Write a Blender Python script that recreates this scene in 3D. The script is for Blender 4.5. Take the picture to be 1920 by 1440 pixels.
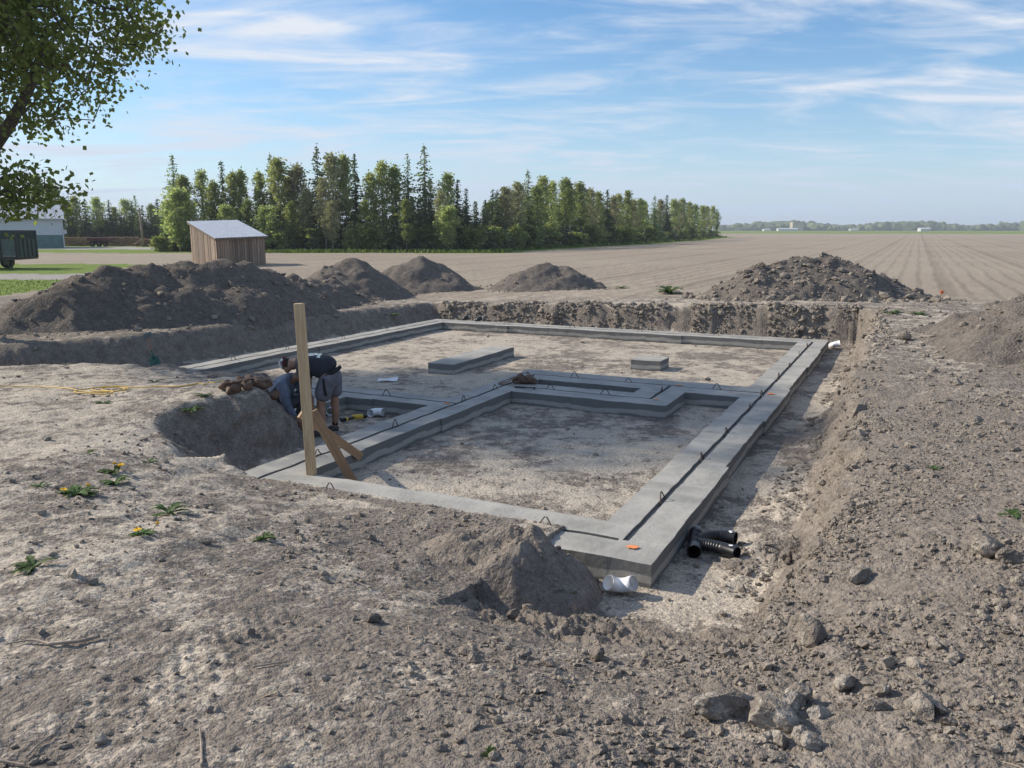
import bpy, bmesh, math, random
import numpy as np
from mathutils import Vector, Matrix
R = math.radians
rng = np.random.default_rng(7)
random.seed(7)
for o in list(bpy.data.objects): bpy.data.objects.remove(o)
scene = bpy.context.scene
col = scene.collection

# ------------------------------------------------------------------ frame of the site
YAW = R(25.95)                                   # footing axis, clockwise from the view axis
VX = np.array([math.sin(YAW), math.cos(YAW)]); UX = np.array([math.cos(YAW), -math.sin(YAW)])
K0 = np.array([0.9024, 6.3113])
TOP, FLOOR = -0.30, -0.50                        # footing top, excavation floor (field = 0)
def w2(u, v): p = K0 + UX*u + VX*v; return (p[0], p[1])
def w3(u, v, z): p = w2(u, v); return Vector((p[0], p[1], z))

# ------------------------------------------------------------------ camera
cam_d = bpy.data.cameras.new('camera'); cam = bpy.data.objects.new('camera', cam_d); col.objects.link(cam)
cam_d.sensor_width = 36.0; cam_d.lens = 36.0*1540/1920
cam.location = (0, 0, 2.2); cam.rotation_euler = (R(90-10.665), 0, 0)
cam_d.clip_end = 9000; cam_d.clip_start = 0.05
scene.camera = cam

# ------------------------------------------------------------------ light
LD = np.array([*(UX*1.0 + VX*0.14), -0.64]); LD /= np.linalg.norm(LD)
SUN_EL = math.asin(-LD[2]); SUN_AZ = math.atan2(-LD[0], -LD[1])      # clockwise from +Y
sun_d = bpy.data.lights.new('sun', 'SUN'); sun = bpy.data.objects.new('sun', sun_d); col.objects.link(sun)
sun_d.energy = 2.6; sun_d.angle = R(0.9); sun_d.color = (1.0, 0.90, 0.76)
sun.rotation_euler = Vector(LD).to_track_quat('-Z', 'Y').to_euler(); sun.location = (-20, 10, 30)

world = bpy.data.worlds.new('World'); scene.world = world; world.use_nodes = True
nt = world.node_tree; N = nt.nodes; L = nt.links; N.clear()
def nd(t, **k):
    n = N.new(t)
    for a, b in k.items(): setattr(n, a, b)
    return n
out = nd('ShaderNodeOutputWorld'); bg = nd('ShaderNodeBackground'); bg.inputs[1].default_value = 0.125
sky = nd('ShaderNodeTexSky', sky_type='NISHITA', sun_disc=False, sun_elevation=SUN_EL, sun_rotation=SUN_AZ, air_density=1.0, dust_density=0.2, ozone_density=3.0, altitude=50)
tc = nd('ShaderNodeTexCoord')
sep = nd('ShaderNodeSeparateXYZ'); L.new(tc.outputs['Generated'], sep.inputs[0])
zc = nd('ShaderNodeMath', operation='MAXIMUM'); L.new(sep.outputs[2], zc.inputs[0]); zc.inputs[1].default_value = 0.0
za = nd('ShaderNodeMath', operation='ADD'); L.new(zc.outputs[0], za.inputs[0]); za.inputs[1].default_value = 0.10
dx = nd('ShaderNodeMath', operation='DIVIDE'); L.new(sep.outputs[0], dx.inputs[0]); L.new(za.outputs[0], dx.inputs[1])
dy = nd('ShaderNodeMath', operation='DIVIDE'); L.new(sep.outputs[1], dy.inputs[0]); L.new(za.outputs[0], dy.inputs[1])
cmb = nd('ShaderNodeCombineXYZ'); L.new(dx.outputs[0], cmb.inputs[0]); L.new(dy.outputs[0], cmb.inputs[1])
def cloud(rot, scale, loc, nscale, lo, hi, dist=0.6, detail=9, rough=0.58):
    mp = nd('ShaderNodeMapping'); L.new(cmb.outputs[0], mp.inputs[0])
    mp.inputs['Rotation'].default_value = (0, 0, R(rot)); mp.inputs['Scale'].default_value = scale; mp.inputs['Location'].default_value = loc
    no = nd('ShaderNodeTexNoise'); L.new(mp.outputs[0], no.inputs['Vector'])
    no.inputs['Scale'].default_value = nscale; no.inputs['Detail'].default_value = detail; no.inputs['Roughness'].default_value = rough; no.inputs['Distortion'].default_value = dist
    mr = nd('ShaderNodeMapRange', interpolation_type='SMOOTHSTEP'); L.new(no.outputs[0], mr.inputs[0])
    mr.inputs[1].default_value = lo; mr.inputs[2].default_value = hi
    return mr.outputs[0]
c1 = cloud(-52, (0.62, 1.15, 1), (3.1, 1.7, 0), 0.85, 0.44, 0.70, 1.2)       # wide veils
c2 = cloud(-60, (0.55, 1.15, 1), (1.2, 5.3, 0), 2.6, 0.42, 0.76, 0.9)         # cirrus streaks
mx = nd('ShaderNodeMath', operation='MULTIPLY_ADD'); L.new(c2, mx.inputs[0]); mx.inputs[1].default_value = 0.75; L.new(c1, mx.inputs[2])
mcl = nd('ShaderNodeMath', operation='MULTIPLY', use_clamp=True); L.new(mx.outputs[0], mcl.inputs[0]); mcl.inputs[1].default_value = 0.88
mixc = nd('ShaderNodeMixRGB'); L.new(mcl.outputs[0], mixc.inputs[0]); hs = nd('ShaderNodeHueSaturation'); hs.inputs['Saturation'].default_value = 1.22; hs.inputs['Value'].default_value = 0.54; L.new(sky.outputs[0], hs.inputs['Color']); L.new(hs.outputs[0], mixc.inputs[1]); mixc.inputs[2].default_value = (3.0, 3.15, 3.4, 1)
hz1 = nd('ShaderNodeMath', operation='MULTIPLY'); L.new(zc.outputs[0], hz1.inputs[0]); hz1.inputs[1].default_value = -9.5       # pale blue air low over the horizon, all round
hz2 = nd('ShaderNodeMath', operation='EXPONENT'); L.new(hz1.outputs[0], hz2.inputs[0])
hz3 = nd('ShaderNodeMath', operation='MULTIPLY'); L.new(hz2.outputs[0], hz3.inputs[0]); hz3.inputs[1].default_value = 0.88
mixh = nd('ShaderNodeMixRGB'); L.new(hz3.outputs[0], mixh.inputs[0]); L.new(mixc.outputs[0], mixh.inputs[1]); mixh.inputs[2].default_value = (1.6, 2.12, 3.0, 1)
L.new(mixh.outputs[0], bg.inputs[0]); L.new(bg.outputs[0], out.inputs[0])
scene.view_settings.view_transform = 'Standard'; scene.view_settings.look = 'None'
scene.view_settings.exposure = 1.15; scene.view_settings.gamma = 1.0; scene.view_settings.use_curve_mapping = False
scene.render.engine = 'CYCLES'; scene.render.resolution_x = 1024; scene.render.resolution_y = 768
scene.cycles.max_bounces = 4; scene.cycles.diffuse_bounces = 2; scene.cycles.glossy_bounces = 2; scene.cycles.transmission_bounces = 3; scene.cycles.transparent_max_bounces = 4; scene.cycles.volume_bounces = 0

# ------------------------------------------------------------------ helpers
def mesh_np(name, V, F, smooth=False):
    V = np.asarray(V, np.float32); F = np.asarray(F, np.int32); k = F.shape[1]
    me = bpy.data.meshes.new(name)
    me.vertices.add(len(V)); me.vertices.foreach_set('co', V.ravel())
    me.loops.add(F.size); me.loops.foreach_set('vertex_index', F.ravel())
    me.polygons.add(len(F)); me.polygons.foreach_set('loop_start', np.arange(0, F.size, k, dtype=np.int32))
    me.polygons.foreach_set('loop_total', np.full(len(F), k, np.int32))
    me.polygons.foreach_set('use_smooth', np.full(len(F), smooth, bool))
    me.update(calc_edges=True)
    return me
def link(name, me, mat=None, parent=None, loc=None):
    o = bpy.data.objects.new(name, me); col.objects.link(o)
    if mat is not None and me is not None and not me.materials: me.materials.append(mat)
    if parent is not None: o.parent = parent
    if loc is not None: o.location = loc
    return o
def tag(o, label=None, cat=None, group=None, kind=None):
    if label: o['label'] = label
    if cat: o['category'] = cat
    if group: o['group'] = group
    if kind: o['kind'] = kind
    return o
def empty(name, loc, rz=0.0, **k):
    o = bpy.data.objects.new(name, None); col.objects.link(o); o.location = loc; o.rotation_euler = (0, 0, rz); o.empty_display_size = 0.2
    return tag(o, **k)
def copy_tree(o, parent=None):
    c = o.copy(); col.objects.link(c); c.parent = parent
    for ch in list(o.children): copy_tree(ch, c)
    return c
class MB:
    """collects boxes, tubes and sheets into one mesh"""
    def __init__(s): s.v = []; s.f = []
    def add(s, vs, fs):
        b = len(s.v); s.v += [tuple(p) for p in vs]; s.f += [tuple(i+b for i in f) for f in fs]; return s
    def box(s, c, d, m=None):
        x, y, z = d[0]/2, d[1]/2, d[2]/2
        vs = [Vector(p) for p in ((-x,-y,-z),(x,-y,-z),(x,y,-z),(-x,y,-z),(-x,-y,z),(x,-y,z),(x,y,z),(-x,y,z))]
        c = Vector(c)
        vs = [((m @ p) if m else p) + c for p in vs]
        return s.add(vs, [(0,3,2,1),(4,5,6,7),(0,1,5,4),(1,2,6,5),(2,3,7,6),(3,0,4,7)])
    def bar(s, a, b, w, t, side=(0,0,1)):
        a, b = Vector(a), Vector(b); d = (b-a); l = d.length; d.normalize()
        sd = Vector(side); x = d.cross(sd)
        if x.length < 1e-4: x = d.cross(Vector((1,0,0)))
        x.normalize(); y = x.cross(d).normalized()
        m = Matrix((x, d, y)).transposed()
        return s.box((a+b)/2, (w, l, t), m)
    def tube(s, pts, rad, n=8, caps=True):
        pts = [Vector(p) for p in pts]; m = len(pts)
        if not hasattr(rad, '__len__'): rad = [rad]*m
        b = len(s.v); up = None
        for i, p in enumerate(pts):
            t = (pts[min(i+1, m-1)] - pts[max(i-1, 0)]).normalized()
            if up is None: up = t.orthogonal().normalized()
            x = (up - t*up.dot(t))
            x = x.normalized() if x.length > 1e-5 else t.orthogonal().normalized()
            up = x; y = t.cross(x)
            for k in range(n):
                a = 2*math.pi*k/n; s.v.append(tuple(p + (x*math.cos(a)+y*math.sin(a))*rad[i]))
        for i in range(m-1):
            for k in range(n):
                k2 = (k+1) % n; s.f.append((b+i*n+k, b+i*n+k2, b+(i+1)*n+k2, b+(i+1)*n+k))
        if caps:
            s.f.append(tuple(b+k for k in reversed(range(n)))); s.f.append(tuple(b+(m-1)*n+k for k in range(n)))
        return s
    def mesh(s, name, smooth=False, bevel=0):
        me = bpy.data.meshes.new(name); me.from_pydata(s.v, [], s.f)
        if bevel:
            bm = bmesh.new(); bm.from_mesh(me); bmesh.ops.bevel(bm, geom=list(bm.edges), offset=bevel, segments=1, affect='EDGES'); bm.to_mesh(me); bm.free()
        if smooth: me.polygons.foreach_set('use_smooth', np.full(len(me.polygons), True, bool))
        me.update(); return me
    def build(s, name, mat, parent=None, smooth=False, bevel=0, loc=None): return link(name, s.mesh(name, smooth, bevel), mat, parent, loc)

# numpy gradient noise
def _h(ix, iy, seed):
    n = (ix.astype(np.int64)*374761393 + iy.astype(np.int64)*668265263 + seed*1274126177) & 0x7fffffff
    n = ((n ^ (n >> 13))*1274126177) & 0x7fffffff
    return ((n ^ (n >> 16)) & 0xffff)/65535.0
def noise(x, y, seed=0):
    ix = np.floor(x); iy = np.floor(y); fx = x-ix; fy = y-iy
    ux = fx*fx*fx*(fx*(fx*6-15)+10); uy = fy*fy*fy*(fy*(fy*6-15)+10)
    def g(a, b, dx_, dy_):
        t = _h(a, b, seed)*2*np.pi; return np.cos(t)*dx_+np.sin(t)*dy_
    a = g(ix, iy, fx, fy); b = g(ix+1, iy, fx-1, fy); c = g(ix, iy+1, fx, fy-1); d = g(ix+1, iy+1, fx-1, fy-1)
    return (a+(b-a)*ux+(c-a)*uy+(a-b-c+d)*ux*uy)*1.5
def fbm(x, y, sc, octv=4, seed=0, gain=0.5, ridged=False):
    s = 0; a = 1.0; f_ = 1.0/sc; t = 0
    for i in range(octv):
        n = noise(x*f_+i*17.3, y*f_-i*9.1, seed+i)
        if ridged: n = 1-2*np.abs(n)
        s = s+a*n; t += a; a *= gain; f_ *= 2.03
    return s/t
def sstep(a, b, x): t = np.clip((x-a)/(b-a), 0, 1); return t*t*(3-2*t)

# ------------------------------------------------------------------ materials
def material(name):
    m = bpy.data.materials.new(name); m.use_nodes = True; t = m.node_tree; b = t.nodes['Principled BSDF']; return m, t, b
def tn(t, ty, **k):
    n = t.nodes.new(ty)
    for a, b in k.items(): setattr(n, a, b)
    return n
def noise_n(t, vec, scale, detail=5, rough=0.55, dist=0.0):
    n = tn(t, 'ShaderNodeTexNoise'); t.links.new(vec, n.inputs['Vector'])
    n.inputs['Scale'].default_value = scale; n.inputs['Detail'].default_value = detail; n.inputs['Roughness'].default_value = rough; n.inputs['Distortion'].default_value = dist
    return n.outputs[0]
def math_n(t, op, a, b=None, c=None, clamp=False):
    n = tn(t, 'ShaderNodeMath', operation=op, use_clamp=clamp)
    for i, x in enumerate((a, b, c)):
        if x is None: continue
        if isinstance(x, (int, float)): n.inputs[i].default_value = x
        else: t.links.new(x, n.inputs[i])
    return n.outputs[0]
def mix_n(t, f_, a, b, blend='MIX'):
    n = tn(t, 'ShaderNodeMixRGB', blend_type=blend)
    for i, x in enumerate((f_, a, b)):
        if isinstance(x, tuple): n.inputs[i].default_value = (*x, 1)
        elif isinstance(x, (int, float)): n.inputs[i].default_value = x
        else: t.links.new(x, n.inputs[i])
    return n.outputs[0]
def range_n(t, x, a, b, c=0.0, d=1.0, smooth=True):
    n = tn(t, 'ShaderNodeMapRange', interpolation_type='SMOOTHSTEP' if smooth else 'LINEAR'); t.links.new(x, n.inputs[0])
    for i, q in zip((1, 2, 3, 4), (a, b, c, d)): n.inputs[i].default_value = q
    return n.outputs[0]
def bump_n(t, h, dist, strength=1.0, prev=None):
    n = tn(t, 'ShaderNodeBump'); t.links.new(h, n.inputs['Height']); n.inputs['Distance'].default_value = dist; n.inputs['Strength'].default_value = strength
    if prev is not None: t.links.new(prev, n.inputs['Normal'])
    return n.outputs[0]
def pos_n(t): return tn(t, 'ShaderNodeNewGeometry').outputs['Position']
def simple(name, c, rough=0.6, var=0.25, scale=12, metal=0.0, bump=0.0, coords='Object', stretch=(1, 1, 1)):
    m, t, b = material(name)
    tcn = tn(t, 'ShaderNodeTexCoord'); mp = tn(t, 'ShaderNodeMapping'); t.links.new(tcn.outputs[coords], mp.inputs[0]); mp.inputs['Scale'].default_value = stretch
    n = noise_n(t, mp.outputs[0], scale, 6, 0.6)
    f_ = range_n(t, n, 0.3, 0.7)
    t.links.new(mix_n(t, f_, tuple(x*(1-var) for x in c), tuple(min(1, x*(1+var)) for x in c)), b.inputs['Base Color'])
    b.inputs['Roughness'].default_value = rough; b.inputs['Metallic'].default_value = metal
    if bump: t.links.new(bump_n(t, n, bump), b.inputs['Normal'])
    return m

DARK = (0.160, 0.138, 0.118); MID = (0.275, 0.238, 0.203); PALE = (0.505, 0.445, 0.366)
def soil_material(name, pale_default=None, with_masks=False, dark=DARK, mid=MID, pale=PALE, island=False):
    m, t, b = material(name)
    p = pos_n(t)
    n1 = noise_n(t, p, 1.1, 7, 0.62, 0.3); n2 = noise_n(t, p, 7.0, 6, 0.65); n3 = noise_n(t, p, 55.0, 3, 0.65)
    br = range_n(t, math_n(t, 'ADD', math_n(t, 'MULTIPLY', n2, 0.7), math_n(t, 'MULTIPLY', n3, 0.4)), 0.36, 0.76)
    c = mix_n(t, br, dark, mid)
    mott = math_n(t, 'ADD', math_n(t, 'MULTIPLY', math_n(t, 'SUBTRACT', n1, 0.5), 1.5), math_n(t, 'MULTIPLY', math_n(t, 'SUBTRACT', n2, 0.5), 1.5))
    mott = math_n(t, 'ADD', mott, math_n(t, 'MULTIPLY', math_n(t, 'SUBTRACT', n3, 0.5), 0.55))
    if with_masks:
        at = tn(t, 'ShaderNodeAttribute', attribute_name='mask'); sp = tn(t, 'ShaderNodeSeparateColor'); t.links.new(at.outputs['Color'], sp.inputs[0])
        pm, gm, fm, am = sp.outputs[0], sp.outputs[1], sp.outputs[2], at.outputs['Alpha']
        pf = range_n(t, math_n(t, 'ADD', pm, mott), 0.34, 0.78)
    else:
        pf = range_n(t, math_n(t, 'ADD', mott, pale_default if pale_default is not None else 0.25), 0.34, 0.80)
    palec = mix_n(t, range_n(t, n3, 0.35, 0.7), tuple(x*0.78 for x in pale), tuple(x*1.10 for x in pale))
    c = mix_n(t, pf, c, palec)
    if with_masks:
        # tilled field with drilled rows running away from the site
        sx = tn(t, 'ShaderNodeSeparateXYZ'); t.links.new(p, sx.inputs[0])
        uu = math_n(t, 'ADD', math_n(t, 'MULTIPLY', sx.outputs[0], float(UX[0])), math_n(t, 'MULTIPLY', sx.outputs[1], float(UX[1])))
        uw = math_n(t, 'ADD', uu, math_n(t, 'MULTIPLY', math_n(t, 'SUBTRACT', noise_n(t, p, 0.12, 3), 0.5), 0.7))
        rows = math_n(t, 'SINE', math_n(t, 'MULTIPLY', uw, 2*math.pi/0.76))
        wide = math_n(t, 'SINE', math_n(t, 'MULTIPLY', uw, 2*math.pi/4.56))
        fcol = mix_n(t, range_n(t, math_n(t, 'ADD', math_n(t, 'MULTIPLY', n2, 0.8), math_n(t, 'MULTIPLY', n3, 0.5)), 0.42, 0.88), (0.235, 0.193, 0.150), (0.40, 0.342, 0.275))
        fcol = mix_n(t, range_n(t, rows, 0.3, 1.0, 0, 0.38), fcol, (0.15, 0.12, 0.095))
        fcol = mix_n(t, range_n(t, wide, 0.86, 1.0, 0, 0.42), fcol, (0.16, 0.13, 0.10))
        big = noise_n(t, p, 0.05, 4, 0.6)
        fcol = mix_n(t, range_n(t, big, 0.35, 0.7, 0, 0.30), fcol, (0.45, 0.39, 0.31))
        c = mix_n(t, fm, c, fcol)
        gcol = mix_n(t, range_n(t, n2, 0.3, 0.7), (0.09, 0.145, 0.03), (0.22, 0.29, 0.06))
        gcol = mix_n(t, range_n(t, n1, 0.55, 0.8, 0, 0.5), gcol, (0.26, 0.24, 0.11))
        gf = range_n(t, math_n(t, 'ADD', gm, math_n(t, 'MULTIPLY', math_n(t, 'SUBTRACT', n2, 0.5), 0.6)), 0.4, 0.6)
        c = mix_n(t, gf, c, gcol)
        c = mix_n(t, am, c, mix_n(t, n3, (0.26, 0.245, 0.23), (0.42, 0.40, 0.38)))
    if island:
        ri = tn(t, 'ShaderNodeNewGeometry').outputs['Random Per Island']
        c = mix_n(t, math_n(t, 'MULTIPLY', ri, 0.55), c, tuple(x*0.72 for x in pale))
    t.links.new(c, b.inputs['Base Color'])
    b.inputs['Roughness'].default_value = 0.95; b.inputs['Specular IOR Level'].default_value = 0.12
    wp = tn(t, 'ShaderNodeVectorMath', operation='ADD'); t.links.new(p, wp.inputs[0]); sc0 = tn(t, 'ShaderNodeVectorMath', operation='SCALE'); nz = tn(t, 'ShaderNodeTexNoise'); t.links.new(p, nz.inputs['Vector']); nz.inputs['Scale'].default_value = 14; t.links.new(nz.outputs['Color'], sc0.inputs[0]); sc0.inputs['Scale'].default_value = 0.05; t.links.new(sc0.outputs[0], wp.inputs[1])
    gr_ = None
    for vs_ in (26.0, 85.0):
        vo = tn(t, 'ShaderNodeTexVoronoi'); t.links.new(wp.outputs[0], vo.inputs['Vector']); vo.inputs['Scale'].default_value = vs_
        sh_ = math_n(t, 'MULTIPLY', math_n(t, 'SUBTRACT', 0.7, vo.outputs['Distance']), 26.0/vs_)
        gr_ = sh_ if gr_ is None else math_n(t, 'ADD', gr_, sh_)
    vc_ = tn(t, 'ShaderNodeTexVoronoi'); t.links.new(wp.outputs[0], vc_.inputs['Vector']); vc_.inputs['Scale'].default_value = 42.0
    cs_ = tn(t, 'ShaderNodeSeparateColor'); t.links.new(vc_.outputs['Color'], cs_.inputs[0])
    hv_ = tn(t, 'ShaderNodeHueSaturation'); t.links.new(c, hv_.inputs['Color']); t.links.new(range_n(t, cs_.outputs[0], 0, 1, 0.86, 1.20, False), hv_.inputs['Value']); c = hv_.outputs[0]
    t.links.new(c, b.inputs['Base Color'])
    h = math_n(t, 'ADD', math_n(t, 'ADD', math_n(t, 'MULTIPLY', n2, 1.0), math_n(t, 'MULTIPLY', n3, 0.45)), math_n(t, 'MULTIPLY', math_n(t, 'MULTIPLY', gr_, range_n(t, pf, 0, 1, 0.6, 0.22)), 1.0))
    n4 = noise_n(t, p, 26.0, 4, 0.7)
    nb = bump_n(t, math_n(t, 'ADD', h, math_n(t, 'MULTIPLY', n4, 0.7)), 0.03, 0.9)
    t.links.new(nb, b.inputs['Normal'])
    return m
M = {}
M['ground'] = soil_material('ground_soil', with_masks=True)
M['pile'] = soil_material('pile_soil', pale_default=0.0, dark=(0.115, 0.099, 0.086), mid=(0.205, 0.180, 0.157), pale=(0.33, 0.295, 0.255))
M['hump'] = soil_material('hump_soil', pale_default=0.12)
M['clod'] = soil_material('clod_soil', pale_default=0.15, island=True)
M['rock'] = soil_material('rock_clay', pale_default=0.35, dark=(0.16, 0.137, 0.115), mid=(0.23, 0.20, 0.17), pale=(0.40, 0.36, 0.31))

# ------------------------------------------------------------------ terrain height
def W(px, py, z=0.0):
    pt = math.atan(290/1540); fw = np.array([0, math.cos(pt), -math.sin(pt)]); up = np.array([0, math.sin(pt), math.cos(pt)])
    d = fw+(px-960)/1540*np.array([1, 0, 0])-(py-720)/1540*up
    return d*((z-2.2)/d[2])+np.array([0, 0, 2.2])
# surveyed spot heights of the untouched grade (x, y, z)
SPOT = [tuple(W(*a)) for a in (
 (0,1440,.33),(500,1440,.33),(960,1440,.32),(1400,1440,.30),(1900,1440,.32),
 (0,1200,.30),(350,1200,.27),(700,1200,.14),(950,1230,.12),(1200,1330,.15),(1250,1225,-.16),(1430,1240,-.02),(1600,1220,.14),(1900,1200,.27),
 (0,1000,.30),(250,1000,.22),(480,1000,.04),(650,1020,-.10),(780,1080,-.10),(880,1140,-.18),(1080,1190,-.30),
 (0,860,.28),(150,860,.26),(330,870,.06),(430,890,-.16),(500,905,-.25),(650,928,-.27),(800,962,-.27),(900,1000,-.27),
 (0,760,.20),(200,770,.22),(235,805,.16),(330,775,.20),(400,745,.24),(470,728,.28),(525,715,.30),(520,700,.10),
 (0,725,.10),(190,693,.02),(330,705,-.10),(430,705,-.10),
 (0,650,.12),(250,630,.12),(500,602,.10),(825,562,.02),(840,572,.05),(1000,570,.12),(1150,568,.20),(1330,568,.28),(1500,572,.36),(1590,590,.38),(1650,650,.36),(1640,760,.22),(1640,860,.16),
 (1600,950,.10),(1560,1030,.04),(1700,700,.36),(1850,760,.36),(1800,900,.26),(1900,1000,.32),(1750,1050,.22),(1700,600,.36),(1900,590,.34))]
SPOT += [(*w2(-5.25,1.6),.32),(*w2(-5.45,1.0),.27),(*w2(-5.4,.3),.2),(*w2(-5.9,2.0),.26),(*w2(-6.3,1.2),.24)]
SPOT += [(0,0,.36),(-3,0,.36),(3,0,.36),(-8,4,.3),(-12,8,.2),(8,4,.34),(12,8,.36),(-10,-4,.3),(10,-4,.3)]
for a in range(0, 360, 15): SPOT.append((44*math.sin(R(a)), 8+44*math.cos(R(a)), 0.0))
for a in range(-60, 61, 12): SPOT.append((33*math.sin(R(a)), 33*math.cos(R(a)), 0.04))
SPOT = np.array(SPOT)
def _tps(d2): return np.where(d2 > 1e-12, d2*np.log(np.maximum(d2, 1e-12)), 0)
_n = len(SPOT); _A = np.zeros((_n+3, _n+3))
_A[:_n, :_n] = _tps(((SPOT[:, None, :2]-SPOT[None, :, :2])**2).sum(-1)) + np.eye(_n)*0.25
_A[:_n, _n] = 1; _A[:_n, _n+1:] = SPOT[:, :2]; _A[_n:, :_n] = _A[:_n, _n:].T
_c = np.linalg.solve(_A, np.concatenate([SPOT[:, 2], np.zeros(3)]))
def _grade_exact(x, y):
    z = _c[_n]+_c[_n+1]*x+_c[_n+2]*y
    for i in range(_n): z = z+_c[i]*_tps((x-SPOT[i, 0])**2+(y-SPOT[i, 1])**2)
    return z*(1-sstep(34, 46, np.hypot(x, y-8)))
_gs = .35; _gx = np.arange(-48, 48.3, _gs); _gy = np.arange(-40, 56.3, _gs)
_GG = _grade_exact(*[a.ravel() for a in np.meshgrid(_gx, _gy)]).reshape(len(_gy), len(_gx))
def grade(x, y):
    fx_ = np.clip((x+48)/_gs, 0, len(_gx)-1.001); fy_ = np.clip((y+40)/_gs, 0, len(_gy)-1.001); i_ = fx_.astype(int); j_ = fy_.astype(int); a = fx_-i_; b = fy_-j_
    a = a*a*(3-2*a)*.5+a*.5; b = b*b*(3-2*b)*.5+b*.5
    return (_GG[j_, i_]*(1-a)+_GG[j_, i_+1]*a)*(1-b)+(_GG[j_+1, i_]*(1-a)+_GG[j_+1, i_+1]*a)*b
POLY = np.array([(1.05,-.75),(1.15,.7),(1.13,2),(1.1,3.6),(.98,5.9),(.94,7.5),(.9,11.3),(.95,14.65),(-10.75,14.75),(-10.95,9),(-11.4,4.8),(-12.6,2.2),(-14.5,0),(-13.2,-.3),(-11.4,2.4),(-10.0,4.0),(-7.3,4.25),(-6.55,3.7),(-6.4,2.7),(-5.6,2.3),(-4.8,2.05),(-4.5,1.75),(-4.5,1.3),(-4.6,.9),(-4.72,.5),(-4.3,.33),(-4.05,.1),(-.9,.1),(-.85,-.35),(-.35,-.8)])
def polysd(u, v):
    d = np.full(u.shape, 1e9); ins = np.zeros(u.shape, bool); n = len(POLY)
    for i in range(n):
        ax, ay = POLY[i]; bx, by = POLY[(i+1) % n]; ex, ey = bx-ax, by-ay
        t = np.clip(((u-ax)*ex+(v-ay)*ey)/(ex*ex+ey*ey), 0, 1)
        d = np.minimum(d, (u-ax-t*ex)**2+(v-ay-t*ey)**2)
        cnd = ((ay > v) != (by > v))
        with np.errstate(divide='ignore', invalid='ignore'): xi = ax+(v-ay)*ex/(ey if ey != 0 else 1e-9)
        ins ^= cnd & (u < xi)
    return np.sqrt(d)*np.where(ins, -1, 1)
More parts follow.
